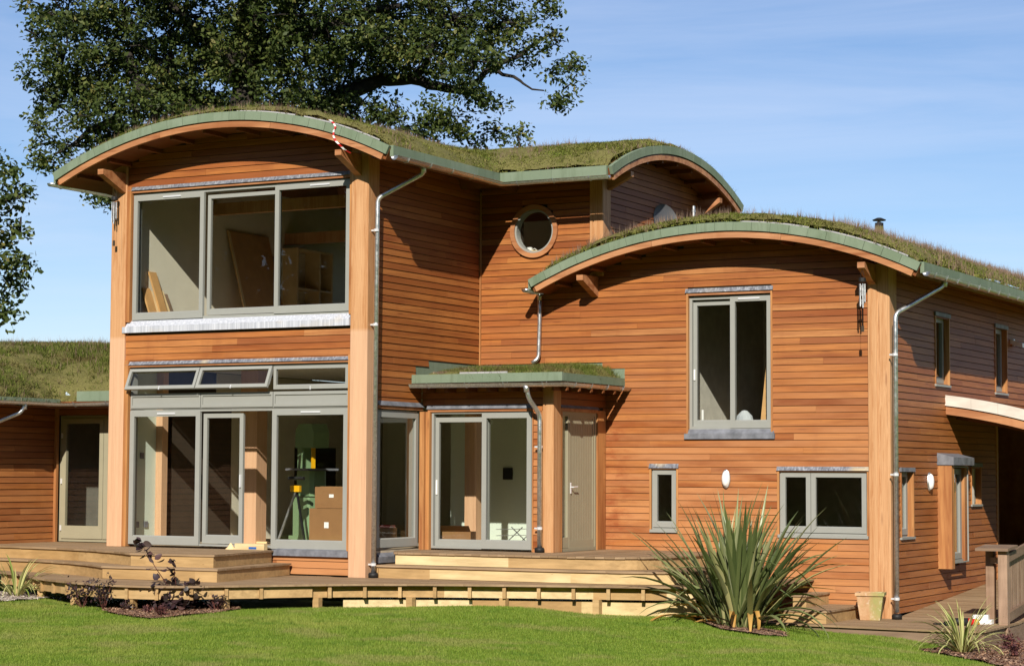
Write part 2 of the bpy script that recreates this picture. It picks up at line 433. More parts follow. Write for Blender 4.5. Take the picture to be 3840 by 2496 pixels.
def soil_like(name, base, dk, sc, bump=.6):
    t = NT(name); a = t.noise(t.obj(), sc, 6, .7); t.col(t.ramp(a, [(.3, dk), (.7, base)])); t.set(Roughness=.95)
    t.b.inputs['Specular IOR Level'].default_value = .1; t.bump(a, bump, .03); M[name] = t.m
soil_like('turf_soil', (.20, .19, .06, 1), (.10, .085, .035, 1), 38)
def lawnmat():
    t = NT('lawn'); a = t.noise(t.obj(), 60, 4, .7); b = t.noise(t.obj(), .35, 3)
    c = t.ramp(a, [(.3, (.08, .13, .012, 1)), (.7, (.18, .26, .025, 1))]); c = t.mix(t.rng(b, .5, .75, 0, .6), c, (.2, .25, .04, 1))
    t.col(c); t.set(Roughness=.9); t.b.inputs['Specular IOR Level'].default_value = .15; t.bump(a, .7, .02); M['lawn'] = t.m
lawnmat()
def terra():
    t = NT('terracotta'); s = t.n('SeparateXYZ', Vector=t.obj()); a = t.noise(t.obj(), 9, 5, .65); b = t.noise(t.obj((7, 7, 3)), 1, 4, .6)
    c = t.ramp(a, [(.3, (.42, .22, .10, 1)), (.7, (.55, .36, .20, 1))])
    k = t.math('ADD', b, t.math('MULTIPLY', s.outputs['X'], 1.1)); c = t.mix(t.rng(k, .42, .72, 0, .85), c, (.30, .31, .10, 1))
    c = t.mix(t.rng(t.noise(t.obj(), 16, 4), .58, .7, 0, .6), c, (.66, .56, .42, 1)); t.col(c); t.set(Roughness=.85); M['terracotta'] = t.m
terra()
def tape():
    t = NT('tape'); s = t.n('SeparateXYZ', Vector=t.obj()); w = t.math('MULTIPLY', s.outputs['Z'], 11)
    f = t.math('GREATER_THAN', t.math('FRACT', w), .5); t.col(t.mix(f, (.75, .74, .72, 1), (.55, .02, .02, 1))); t.set(Roughness=.4); M['tape'] = t.m
tape()
plain('guard_grey', (.36, .35, .35, 1), .6)
def zinc():
    t = NT('zinc_white'); a = t.noise(t.obj((1, 1, 4)), 3, 4); t.col(t.ramp(a, [(.3, (.55, .50, .44, 1)), (.7, (.70, .65, .58, 1))])); t.set(Roughness=.5); M['zinc_white'] = t.m
zinc()
# ------------------------------------------------------------------ ground
_GC = np.array([(-9, -4, -.42), (-4, -3.4, -.36), (-2.4, -3.95, -.37), (-.9, -3.9, -.37), (-1.5, -5.0, -.43), (.6, -3.1, -.355), (1.2, -2.3, -.34), (3, -1.1, -.31), (5, -.1, -.42), (6.3, 1.0, -.58),
                (7.6, 1.3, -.68), (9.3, 1.4, -.80), (10.2, 3, -.90), (11, 6, -.9), (4, -6, -.44), (0, -9, -.44), (8, -4, -.58), (12, -2, -.85),
                (9, -10, -.45), (0, 4, -.6), (-8, 4, -.55), (5, 5, -.65), (-4, 0, -.55), (14, -14, -.3), (6, -14, -.35)])
_GC = np.array([c for c in _GC if not (c[0] < -3 and c[1] < -3)] + [tuple(CAM_POS + ray(px, py)*dd) for px, py, dd in ((60, 2240, 31.3), (-120, 2240, 31.5), (200, 2256, 30.9), (340, 2272, 30.4), (0, 2300, 28.5), (-600, 2260, 31))])
CF = Vector((-math.sin(YAW), math.cos(YAW)))
def gz(x, y):
    x, y = np.asarray(x, float), np.asarray(y, float)
    d2 = (x[..., None] - _GC[:, 0])**2 + (y[..., None] - _GC[:, 1])**2
    w = 1 / (d2 + .35)**1.6
    z = (w * _GC[:, 2]).sum(-1) / w.sum(-1)
    t = (x - CAM_POS.x) * CF.x + (y - CAM_POS.y) * CF.y          # distance in front of the camera
    k = np.clip((15 - t) / 15, 0, 1); k = k*k*(3-2*k)
    z = z * (1 - k) + 0.0 * k
    b = np.clip((-t - 4) / 60, 0, 1); z = z + 12 * b*b*(3-2*b)   # a grass bank rises behind the photographer
    return z
def gz1(x, y): return float(gz(np.array([x]), np.array([y]))[0])

def axis_grid(lo, hi, step, far, n):
    a = np.arange(lo, hi + 1e-6, step); g = np.geomspace(1, far, n)
    return np.concatenate([lo - g[::-1] , a, hi + g])
gx, gy = axis_grid(-12, 16, .3, 500, 26), axis_grid(-30, 12, .3, 500, 26)
GX, GY = np.meshgrid(gx, gy); GZ = gz(GX, GY)
nx = len(gx); idx = np.arange(GX.size).reshape(GX.shape)
F = np.stack([idx[:-1, :-1], idx[:-1, 1:], idx[1:, 1:], idx[1:, :-1]], -1).reshape(-1, 4)
lawn = struct(np_mesh('lawn', np.stack([GX, GY, GZ], -1).reshape(-1, 3), F, M['lawn'], smooth=True))

# ------------------------------------------------------------------ house
H = thing('timber_house', 'two-storey cedar-clad house with curved turf roofs and grey-green windows', 'house')
PIT, ZPH = .1055, 3.497

def TY(plane): return lambda u, n, z: (u, plane - n, z)      # wall facing -Y
def TX(plane): return lambda u, n, z: (plane + n, u, z)      # wall facing +X
def tbox(mb, T, u0, u1, n0, n1, z0, z1):
    return mb.hexa([T(u0, n0, z0), T(u1, n0, z0), T(u1, n1, z0), T(u0, n1, z0), T(u0, n0, z1), T(u1, n0, z1), T(u1, n1, z1), T(u0, n1, z1)])

def minus(iv, a, b):
    out = []
    for p, q in iv:
        if b <= p or a >= q: out.append((p, q)); continue
        if a > p: out.append((p, a))
        if b < q: out.append((b, q))
    return out

def wall(axis, plane, u0, u1, z0, z1, ops, mat, topf=None, thick=.22, label=None, core=True, jl=(2.4, 4.6), inner='plaster_cream', circ=None):
    """core with openings, then every cladding board as a piece of its own"""
    T = TY(plane) if axis == 'Y' else TX(plane)
    us = sorted({u0, u1, *[min(max(v, u0), u1) for o in ops for v in o[:2]]}); zs = sorted({z0, z1, *[min(max(v, z0), z1) for o in ops for v in o[2:]]})
    mb = MB()
    for ua, ub in zip(us, us[1:]):
        for za, zb in zip(zs, zs[1:]):
            um, zm = (ua+ub)/2, (za+zb)/2
            if any(o[0] < um < o[1] and o[2] < zm < o[3] for o in ops): continue
            if topf:
                n = max(1, int((ub-ua)/.12))
                for k in range(n):
                    a, b = ua+(ub-ua)*k/n, ua+(ub-ua)*(k+1)/n
                    zt = lambda u: min(zb, topf(u))
                    if max(zt(a), zt(b)) <= za + .005: continue
                    za_, zb_ = max(zt(a), za+.002), max(zt(b), za+.002)
                    mb.hexa([T(a, 0, za), T(b, 0, za), T(b, -thick, za), T(a, -thick, za), T(a, 0, za_), T(b, 0, zb_), T(b, -thick, zb_), T(a, -thick, za_)])
            else: tbox(mb, T, ua, ub, 0, -thick, za, zb)
    w = mb.build('wall', M['shadow_timber'], H, label=label)
    k0 = math.floor((z0 - ZPH) / PIT); k1 = math.ceil((z1 - ZPH) / PIT)
    snap = lambda z: ZPH + round((z - ZPH) / PIT) * PIT
    for k in range(k0, k1):
        a, b = max(ZPH + k*PIT, z0), min(ZPH + (k+1)*PIT, z1)
        if b - a < .03: continue
        m = (a+b)/2; iv = [(u0, u1)]
        for o in ops:
            if snap(o[2]) < m < snap(o[3]): iv = minus(iv, o[0], o[1])
        if circ:
            uc, zc, r = circ; dz = 0 if a < zc < b else min(abs(a-zc), abs(b-zc))
            if dz < r: c = math.sqrt(r*r-dz*dz); iv = minus(iv, uc-c, uc+c)
        if topf:
            s = np.arange(u0, u1 + .01, .02); ok = np.array([topf(x) > a + .06 for x in s]); iv2 = []
            st = None
            for x, g in zip(s, ok):
                if g and st is None: st = x
                if not g and st is not None: iv2.append((st, x)); st = None
            if st is not None: iv2.append((st, u1))
            out = []
            for p, q in iv:
                for c, d in iv2:
                    e, f_ = max(p, c), min(q, d)
                    if f_ - e > .03: out.append((e, f_))
            iv = out
        for p, q in iv:
            if q - p < .02: continue
            cuts = [p]; x = p + random.uniform(.4, 3.6)
            while x < q - .5: cuts.append(x); x += random.uniform(*jl)
            cuts.append(q)
            for c, d in zip(cuts, cuts[1:]):
                j = random.uniform(-.0015, .0015); g = .0055
                lo, hi = a + .002 + random.uniform(0, .003), b - g
                tb, tt = .024 + j, .014 + j
                P = []
                for z, t in ((lo, tb), (hi, tt)):
                    P += [T(c+.001, .001, z), T(d-.001, .001, z), T(d-.001, t, z), T(c+.001, t, z)]
                MB().hexa(P).build('board', M[mat], w)
    return w

# arcs of the barrel roofs: (centre, height of centre, radius, half width)
RA = (-2.17, -.19, 7.40, 3.25)
RB = (4.82, -1.97, 7.46, 3.29)
R2 = (5.53, .99, 6.13, 2.76)
def arcz(A, u, dr=0.): 
    r = A[2] + dr; return A[1] + math.sqrt(max(r*r - (u - A[0])**2, .01))

# openings (u0,u1,z0,z1)
UW = (-4.30, -.035, 4.03, 6.17)
LW = (-4.30, -.035, .40, 3.33)
wall('Y', .065, -4.40, .02, 3.30, 7.1, [(UW[0]-.05, UW[1]+.05, 3.86, 6.22)], 'cedar_x', topf=lambda u: arcz(RA, u, -.2), label='cedar-boarded gable wall between the tall posts')
wall('Y', .065, -4.40, .02, .02, .33, [], 'cedar_x')
FL = (.30, 2.6)
sideops = [(.30, 1.66, -1, 2.70), (1.66, 3.60, -1, 2.95), (1.87, 3.60, 2.95, 3.385), (1.47, 1.87, 2.95, 3.27)]
wall('X', .278, .31, 3.57, .02, 6.54, sideops, 'cedar_y', label='cedar-boarded side wall of the tall bay')
wall('X', .278, .31, 1.0, .02, .20, [], 'cedar_y')
W1 = (4.09, 5.51, 2.27, 4.46); W2 = (3.455, 3.895, .70, 1.67); W3 = (5.63, 7.05, .66, 1.64)
RW = (1.325, 5.594, .40)
bops = [(W1[0], W1[1], 2.20, 4.50), (W2[0], W2[1], .69, 1.72), (W3[0], W3[1], .65, 1.69), (.0, 2.60, -1, 2.95), (.0, 2.58, 2.95, 3.375), (2.58, 2.98, 2.95, 3.28)]
def btop(u): return 6.55 if u < 2.40 else arcz(RB, u, -.2)
# the round window is an opening of its own in the core
rwo = (RW[0]-.335, RW[0]+.335, RW[1]-.335, RW[1]+.335)
wall('Y', 3.56, .30, 7.20, -.60, 6.55, bops + [rwo], 'cedar_x', topf=btop, label='long cedar-boarded wall with the round window', circ=(RW[0], RW[1], .405))
S1 = (5.79, 6.57, 3.05, 4.17); S2 = (9.28, 10.06, 3.04, 4.20); S4 = (3.98, 4.62, .64, 1.66); S5 = (7.74, 8.34, 1.10, 1.75); SB = (5.90, 7.00, .16, 1.76)
wall('X', 7.408, 3.80, 15.0, -.50, 4.79, [S1, S2, S4, S5, SB, (9.36, 15, -1, 2.62)], 'cedar_y', label='cedar-boarded side wall beside the ramp')
wall('X', 2.578, 3.80, 8.10, 4.6, 7.2, [], 'cedar_y', topf=lambda u: arcz(R2, u, -.2), label='shaded cedar gable behind the lower turf roof')
# bay in the corner
BF = (.47, 2.29, .40, 2.58)
wall('Y', 1.69, .30, 2.64, .36, 2.98, [(.30, 2.50, -1, 2.64)], 'cedar_x')
wall('Y', 1.69, 2.31, 2.47, .36, 2.64, [], 'cedar_x', jl=(.1, .2))
BD = (1.97, 3.22, .38, 2.56)
wall('X', 2.628, 1.70, 3.56, .36, 2.98, [(1.92, 3.45, -1, 2.62)], 'cedar_y')
# low wing on the left
CD = (-6.64, -5.2, .40, 2.52)
wall('X', -6.722, -6, 1.08, .36, 2.85, [], 'cedar_y', label='cedar-boarded wall of the low wing')
wall('Y', 1.09, -6.72, -4.4, .36, 2.85, [(CD[0]-.04, CD[1], -1, 2.56)], 'cedar_x')
# the shell that closes the house behind what the photograph shows
SH = []
class _S:
    def box(s, *a): SH.append(a); return s
mb = _S()
mb.box(-4.69, -4.45, .33, 1.0, .0, 2.9).box(-4.69, -4.45, .33, 8.2, 3.4, 6.3).box(-4.69, -4.45, 2.6, 8.2, 0, 3.0).box(-4.69, -4.45, 1.0, 2.6, 2.5, 3.4)
mb.box(-4.69, -3.9, 8.0, 8.2, 3.3, 6.9); mb.box(-2.1, 2.58, 8.0, 8.2, 3.3, 6.9); mb.box(-3.9, -2.1, 8.0, 8.2, 3.3, 4.2); mb.box(-3.9, -2.1, 8.0, 8.2, 6.0, 6.9); mb.box(-4.69, -1.6, 8.0, 8.2, 0, 3.3); mb.box(-.5, 2.58, 8.0, 8.2, 0, 3.3); mb.box(-1.6, -.5, 8.0, 8.2, 0, 1.0); mb.box(-1.6, -.5, 8.0, 8.2, 2.2, 3.3)
mb.box(-11, -6.95, -6, -5.8, .3, 2.8); mb.box(-4.6, -4.4, 1.1, 3, .3, 2.8)
for a in SH: MB().box(*a).build('outer_shell', M['shadow_timber'], H)

# ------------------------------------------------------------------ posts, brackets
def post(x0, x1, y0, y1, z0, z1, strips=0, label=None):
    p = MB().bevel_box(x0, x1, y0, y1, z0, z1, .012).build('post', M['cedar_post' if label else 'cedar_post_even'], H, label=label)
    return p
post(-4.69, -4.385, 0, .33, .36, 6.62, label='tall cedar corner post of the bay, chime beside it')
post(0, .312, 0, .33, 0, 6.60, label='tall cedar corner post of the bay with a steel downpipe')
for x0, x1, z0 in ((-4.384, -4.30, .38), (-.035, -.001, .30)):
    MB().box(x0, x1, .012, .2, z0, 3.40).box(x0, x1, .012, .2, 4.02, 6.25).build('trim_board', M['cedar_trim'], H)
post(7.105, 7.432, 3.50, 3.86, -.56, 4.80)
MB().box(7.095, 7.235, 3.488, 3.52, -.55, 4.75).build('trim_board', M['cedar_post_even'], H)
post(2.36, 2.606, 3.50, 3.80, 4.80, 6.42)
post(2.485, 2.675, 1.64, 1.905, .38, 2.98)
for (x0, x1, y0, y1, z0, z1) in ((.31, .395, 1.58, 1.66, .38, 2.56), (.40, .465, 1.625, 1.70, .38, 2.56), (2.61, 2.652, 3.23, 3.53, .36, 2.60), (2.30, 2.315, 1.65, 1.70, .38, 2.56), (2.468, 2.484, 1.65, 1.70, .38, 2.56),
                                 (2.625, 2.668, 1.906, 1.96, .38, 2.60), (.303, .322, 3.50, 3.535, 3.38, 6.3), (-6.70, -6.645, 1.02, 1.075, .37, 2.7)):
    MB().box(x0, x1, y0, y1, z0, z1).build('trim_board', M['cedar_trim'], H)

def bracket(axis, at_, c, tip, root, zr, zt, w=.115):
    """wedge bracket from the wall to under the roof edge; profile in (out, z)"""
    pr = [(root, zr-.17), (tip-.02*(1 if tip > root else -1), zt-.05), (tip, zt-.04), (tip, zt+.045), (root, zr+.17)]
    mb = MB()
    if axis == 'Y': mb.prism(pr, 'X', c-w/2, c+w/2)
    else: mb.prism([(p, z) for p, z in pr], 'Y', c-w/2, c+w/2)
    mb.build('bracket', M['cedar_trim_x'], H)
bracket('Y', 0, -4.46, -.58, .04, 6.30, 6.43); bracket('Y', 0, .13, -.58, .04, 6.30, 6.43)
bracket('Y', 0, 2.45, 2.97, 3.55, 4.62, 4.73); bracket('Y', 0, 7.17, 2.97, 3.55, 4.62, 4.73)
bracket('X', 0, 3.72, 3.03, 2.58, 6.38, 6.46); bracket('X', 0, 7.42, 3.03, 2.58, 6.30, 6.46)

# ------------------------------------------------------------------ barrel roofs
def arch(mb, T, A, r0, r1, t0, t1, n0, n1, seg):
    ts = np.linspace(t0, t1, seg+1); i = len(mb.v)
    for t in ts:
        for r, n in ((r0, n0), (r1, n0), (r1, n1), (r0, n1)):
            mb.v.append(T(A[0] + r*math.sin(t), n, A[1] + r*math.cos(t)))
    for k in range(seg):
        a = i + 4*k
        for q in range(4): mb.f.append((a+q, a+(q+1) % 4, a+4+(q+1) % 4, a+4+q))
    mb.f.append((i, i+1, i+2, i+3)); e = i + 4*seg; mb.f.append((e+3, e+2, e+1, e))
    return mb

def barrel(name, A, T, n_front, n_back, wall_n, label, purlins=True, pitch=.31):
    """T(u,n,z): n counts inwards from the rim plane. roof = boarded deck; children: fascia panels, curved edge beam, rafters"""
    R = A[2]; tm = math.asin(A[3] / R)
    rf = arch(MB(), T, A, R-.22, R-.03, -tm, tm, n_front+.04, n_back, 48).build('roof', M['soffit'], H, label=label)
    n = int(round(2*tm*R/pitch)); e = .0007
    for k in range(n):
        a, b = -tm + 2*tm*k/n, -tm + 2*tm*(k+1)/n; j = random.uniform(-.002, .002)
        arch(MB(), T, A, R-.135+j, R+j, a+e/2, b-e/2, n_front-.012+random.uniform(-.003, .003), n_front+.05, 3).build('fascia_panel', M['fascia_green'], rf)
    for k in range(3):
        a, b = -tm*.985 + 2*tm*.985*k/3, -tm*.985 + 2*tm*.985*(k+1)/3
        arch(MB(), T, A, R-.242, R-.155, a+.0004, b-.0004, n_front+.004, n_front+.05, 12).build('edge_beam', M['cedar_trim_x'], rf)
    if purlins:
        m = int(2*tm*R/.62)
        for k in range(m):
            t = -tm + 2*tm*(k+.6)/m; d = .028 / R
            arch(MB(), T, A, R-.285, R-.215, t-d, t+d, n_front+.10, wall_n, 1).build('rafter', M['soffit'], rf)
    return rf, tm

FA, FB, FG = -.63, 2.93, 3.10
roofA, tA = barrel('roof', RA, lambda u, n, z: (u, n, z), FA, 8.30, .06, 'curved turf roof over the tall bay with green felt edge')
roofB, tB = barrel('roof', RB, lambda u, n, z: (u, n, z), FB, 15.0, 3.55, 'lower curved turf roof with green felt edge and a flue')
roof2, t2 = barrel('roof', R2, lambda u, n, z: (FG - n, u, z), 0, 5.2, .5, 'rear curved turf roof with its arch over a shaded gable', pitch=.34)

def eave(parent, p0, p1, out, h=.165, seg=.95):
    """green upstand along a straight eave, in panels; out = outward unit vector"""
    p0, p1, o = Vector(p0), Vector(p1), Vector(out); L = (p1-p0).length; n = max(1, int(round(L/seg))); d = (p1-p0)/n
    for k in range(n):
        a, b = p0 + d*k + d.normalized()*.002, p0 + d*(k+1) - d.normalized()*.002; up = Vector((0, 0, h)); i = o*.03 + Vector((0, 0, 0))
        MB().hexa([a-i, b-i, b+i, a+i, a-i+up, b-i+up, b+i+up, a+i+up]).build('fascia_panel', M['fascia_green'], parent)
def tip(A, s, dr=0): return A[0] + s*A[3], arcz(A, A[0]+s*A[3])
xA, zA = tip(RA, 1); xA0, zA0 = tip(RA, -1); xB, zB = tip(RB, 1); xB0, _ = tip(RB, -1); y2, z2 = tip(R2, -1); y2b, _ = tip(R2, 1)
eave(roofA, (xA, FA+.06, zA-.15), (xA, y2+.1, zA-.15), (1, 0, 0)); eave(roofA, (xA0, FA+.06, zA-.15), (xA0, 8.2, zA-.15), (-1, 0, 0), seg=3)
eave(roof2, (xA-.02, y2, z2-.15), (FG-.06, y2, z2-.15), (0, -1, 0)); eave(roof2, (-2, y2b, z2-.15), (FG-.06, y2b, z2-.15), (0, 1, 0), seg=3)
eave(roofB, (xB, FB+.06, zB-.15), (xB, 15, zB-.15), (1, 0, 0)); eave(roofB, (xB0, FB+.06, zB-.15), (xB0, 3.5, zB-.15), (-1, 0, 0))

def half_gutter(path, r=.062, fall=0, ends=True):
    mb = MB(); n = 8; pts = [Vector(p) for p in path]; i0 = 0
    for k, p in enumerate(pts):
        d0 = (pts[min(k+1, len(pts)-1)] - pts[max(k-1, 0)]).normalized(); x = Vector((d0.y, -d0.x, 0)).normalized()
        sc = 1.0
        if 0 < k < len(pts)-1:
            da, db = (pts[k]-pts[k-1]).normalized(), (pts[k+1]-pts[k]).normalized(); sc = 1/max(.5, math.cos(da.angle(db)/2))
        for rr in (r, r-.006):
            for j in range(n+1):
                t = math.pi*j/n; mb.v.append(tuple(p + x*math.cos(t)*rr*sc - Vector((0, 0, math.sin(t)*rr))))
    m = 2*(n+1)
    for k in range(len(pts)-1):
        for j in range(n):
            for o in (0, n+1):
                a = k*m + o + j; mb.f.append((a, a+1, a+1+m, a+m))
        for j in (0, n): a = k*m + j; mb.f.append((a, a+n+1, a+n+1+m, a+m))
    if ends:
        for k in (0, len(pts)-1): mb.f.append(tuple(k*m + j for j in range(n+1)))
    g = mb.build('gutter', M['galvanised'], H, smooth=True)
    for a, b in zip(pts, pts[1:]):
        L = (b-a).length; q = int(L/.55)
        for s in range(q):
            c = a + (b-a)*((s+.5)/q); d0 = (b-a).normalized(); x = Vector((d0.y, -d0.x, 0)).normalized(); w = MB()
            ring = [c + x*math.cos(math.pi*j/8)*(r+.005) - Vector((0, 0, math.sin(math.pi*j/8)*(r+.005))) for j in range(9)]
            w.tube([c + x*(r+.012) + Vector((0, 0, .008))] + ring + [c - x*(r+.03) + Vector((0, 0, .03))], .0065, 5).build('gutter_bracket', M['galvanised'], g)
    return g
GZA = zA - .15
half_gutter([(xA+.075, FA+.02, GZA), (xA+.075, y2-.09, GZA), (FG+.01, y2-.09, GZA)])
half_gutter([(xA0-.07, 6, GZA), (xA0-.07, FA+.02, GZA)])
GZB = zB - .14
half_gutter([(xB+.075, FB+.02, GZB), (xB+.075, 15, GZB)]); half_gutter([(xB0-.07, 3.52, GZB), (xB0-.07, FB+.02, GZB)])
half_gutter([(.33, 1.26, 2.985), (3.05, 1.26, 2.97), (3.05, 3.52, 2.975)])
half_gutter([(-6.08, -7, 2.735), (-6.08, .42, 2.735), (-4.70, .42, 2.745)])

def downpipe(path, r=.036, shoe=None, clips=()):
    pts = []
    P = [Vector(p) for p in path]
    for k, p in enumerate(P):                          # round the bends
        if 0 < k < len(P)-1:
            a, b = (P[k-1]-p), (P[k+1]-p); ra = min(.09, a.length*.45, b.length*.45)
            s, e = p + a.normalized()*ra, p + b.normalized()*ra
            for t in np.linspace(0, 1, 6): pts.append(s*(1-t)**2 + p*2*t*(1-t) + e*t*t)
        else: pts.append(p)
    d = MB().tube(pts, r, 12).build('downpipe', M['galvanised'], H, smooth=True)
    hp = P[0]; MB().lathe([(.03, -.10), (r+.004, -.10), (r+.006, -.05), (.058, .0)], hp, 12).build('outlet', M['galvanised'], d, smooth=True)
    for z in clips:
        q = P[-1]; w = MB().lathe([(r, -.02), (r+.006, -.02), (r+.006, .02), (r, .02)], (q.x, q.y, z), 12); w.box(q.x-.085, q.x-.03, q.y-.012, q.y+.012, z-.012, z+.012); w.build('pipe_clip', M['steel_white'], d)
    if shoe is not None:
        q = P[-1]; MB().lathe([(.075, 0), (.078, .05), (.062, .075), (r+.003, .075)], (q.x, q.y, shoe), 16).build('pipe_shoe', M['black_rubber'], d, smooth=True)
    return d
downpipe([(xA+.0, .36, GZA-.03), (xA-.02, .38, 6.17), (.40, .13, 5.80), (.40, .10, .05)], shoe=.004, clips=(5.3, 3.85, .20))
downpipe([(xB+.0, 4.10, GZB-.03), (xB-.03, 4.08, 4.46), (7.55, 3.42, 4.02), (7.55, 3.40, -.45)], shoe=-.55, clips=(3.4, 1.6, -.25))
downpipe([(1.47, 3.46, GZB-.05), (1.47, 3.46, 4.2), (1.45, 3.46, 3.48), (1.36, 3.40, 3.40)], r=.034)
downpipe([(2.40, 1.27, 2.93), (2.42, 1.30, 2.74), (2.48, 1.56, 2.50), (2.475, 1.575, .45)], shoe=.385, clips=(2.0, .75))
downpipe([(-6.08, -.45, 2.70), (-6.10, -.50, 2.56), (-6.62, -1.15, 2.2), (-6.62, -1.15, .4)])

# flashings against the walls
for args in ((2.975, 2.99), ): pass
fl = MB(); fl.box(.280, .286, 1.40, 3.55, 2.96, 3.39).build('flashing', M['fascia_green'], H)
MB().box(.31, 2.99, 3.548, 3.556, 2.96, 3.38).build('flashing', M['fascia_green'], H)
f3 = MB(); seg = 10
for k in range(seg):
    a, b = 1.72 + .9*k/seg, 1.72 + .9*(k+1)/seg
    f3.hexa([(a, 3.50, arcz(RB, a)-.05), (b, 3.50, arcz(RB, b)-.05), (b, 3.545, arcz(RB, b)-.05), (a, 3.545, arcz(RB, a)-.05), (a, 3.525, arcz(RB, a)+.12), (b, 3.525, arcz(RB, b)+.12), (b, 3.545, arcz(RB, b)+.12), (a, 3.545, arcz(RB, a)+.12)])
f3.build('flashing', M['lead_dark'], H)
MB().box(2.60, 2.66, 3.5, 3.95, 4.95, 5.22).build('flashing', M['fascia_green'], H)

# canopy roof over the corner bay
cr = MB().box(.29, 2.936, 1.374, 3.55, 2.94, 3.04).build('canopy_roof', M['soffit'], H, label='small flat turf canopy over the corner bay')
for a, b in ((.31, .38), (.382, 1.15), (1.152, 1.92), (1.922, 2.985)):
    MB().box(a, b, 1.325, 1.375, 3.0, 3.135).build('fascia_panel', M['fascia_green'], cr)
for a, b in ((1.377, 2.5), (2.502, 3.545)):
    MB().box(2.935, 2.985, a, b, 3.0, 3.125).build('fascia_panel', M['fascia_green'], cr)
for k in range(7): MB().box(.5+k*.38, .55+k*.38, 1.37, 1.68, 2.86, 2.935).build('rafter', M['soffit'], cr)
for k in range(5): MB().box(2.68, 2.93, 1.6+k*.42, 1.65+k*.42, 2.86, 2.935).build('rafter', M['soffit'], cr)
MB().box(1.15, 2.0, 1.385, 1.392, 3.12, 3.165).build('gravel_guard', M['guard_grey'], cr)

# low wing roof deck
RC = (-9.3, -1.86, 5.60, 3.2)
MB().box(-6.5, -5.76, .53, 1.6, 2.70, 2.87).build('turf_bed', M['turf_soil'], H)
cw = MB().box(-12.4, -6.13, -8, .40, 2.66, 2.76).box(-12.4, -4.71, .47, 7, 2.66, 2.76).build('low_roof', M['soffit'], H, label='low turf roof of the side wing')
MB().box(-6.16, -6.10, -7, .46, 2.74, 2.80).build('fascia_panel', M['fascia_green'], cw); MB().box(-5.75, -4.71, .46, .52, 2.76, 2.93).build('fascia_panel', M['fascia_green'], cw)
# ------------------------------------------------------------------ windows and doors
def ring(mb, T, u0, u1, z0, z1, n0, n1, w, wb=None, wt=None):
    wb = w if wb is None else wb; wt = w if wt is None else wt
    tbox(mb, T, u0, u0+w, n0, n1, z0, z1); tbox(mb, T, u1-w, u1, n0, n1, z0, z1)
    tbox(mb, T, u0+w, u1-w, n0, n1, z0, z0+wb); tbox(mb, T, u0+w, u1-w, n0, n1, z1-wt, z1)
    return mb
def sash(win, T, u0, u1, z0, z1, n, w=.075, wb=.105, d=.05, vent=False, paint='frame_grey'):
    ring(MB(), T, u0, u1, z0, z1, n-d, n, w, wb).build('sash', M[paint], win)
    P = [(u0+w, n-.012, z0+wb), (u1-w, n-.012, z0+wb), (u1-w, n+.004, z0+wb), (u0+w, n+.004, z0+wb)]
    b = MB(); b.hexa([T(u0+w, n-.03, z0+wb), T(u1-w, n-.03, z0+wb), T(u1-w, n-.002, z0+wb), T(u0+w, n-.002, z0+wb),
                      T(u0+w, n-.03, z0+wb+.018), T(u1-w, n-.03, z0+wb+.018), T(u1-w, n-.026, z0+wb+.018), T(u0+w, n-.026, z0+wb+.018)])
    b.build('glazing_bead', M[paint], win)
    tbox(MB(), T, u0+w-.004, u1-w+.004, n-.034, n-.029, z0+wb-.004, z1-w+.004).build('pane', M['glass'], win)
    if vent:
        c = (u0+u1)/2 if vent is True else vent
        tbox(MB(), T, c-.18, c+.18, n, n+.014, z1-w*.62, z1-w*.28).build('trickle_vent', M['steel_white'], win)
def window(name, T, u0, u1, z0, z1, n=-.03, d=.11, fw=.045, label=None, paint='frame_grey'):
    return ring(MB(), T, u0, u1, z0, z1, n-d, n, fw).build(name, M[paint], H, label=label)
def strip(name, T, u0, u1, n0, n1, z0, z1, mat):
    return tbox(MB(), T, u0, u1, n0, n1, z0, z1).build(name, M[mat], H)
def lintel(T, u0, u1, z, mat='lead', h=.062, red=.04):
    """sloping lead drip with a cedar strip below"""
    P = []
    for zz, n in ((z-h, .055), (z, .02)): P += [T(u0, -.02, zz), T(u1, -.02, zz), T(u1, n, zz), T(u0, n, zz)]
    MB().hexa(P).build('lintel', M[mat], H)
    if red: strip('trim_board', T, u0+.01, u1-.01, -.10, .03, z-h-red, z-h-.001, 'cedar_trim_x')
def sill(T, u0, u1, z0, z1, mat, n=.06, split=.5):
    zs = z0 + (z1-z0)*split; P = []
    MB().hexa([T(u0, -.02, z0), T(u1, -.02, z0), T(u1, n, z0), T(u0, n, z0), T(u0, -.02, zs), T(u1, -.02, zs), T(u1, n, zs), T(u0, n, zs)]).build('sill', M[mat], H)
    a = .06
    MB().hexa([T(u0+a, -.05, zs+.001), T(u1-a*.2, -.05, zs+.001), T(u1-a*.2, n-.004, zs+.001), T(u0+a, n-.004, zs+.001), T(u0+a, -.05, z1), T(u1-a*.2, -.05, z1), T(u1-a*.2, -.005, z1), T(u0+a, -.005, z1)]).build('sill', M[mat], H)

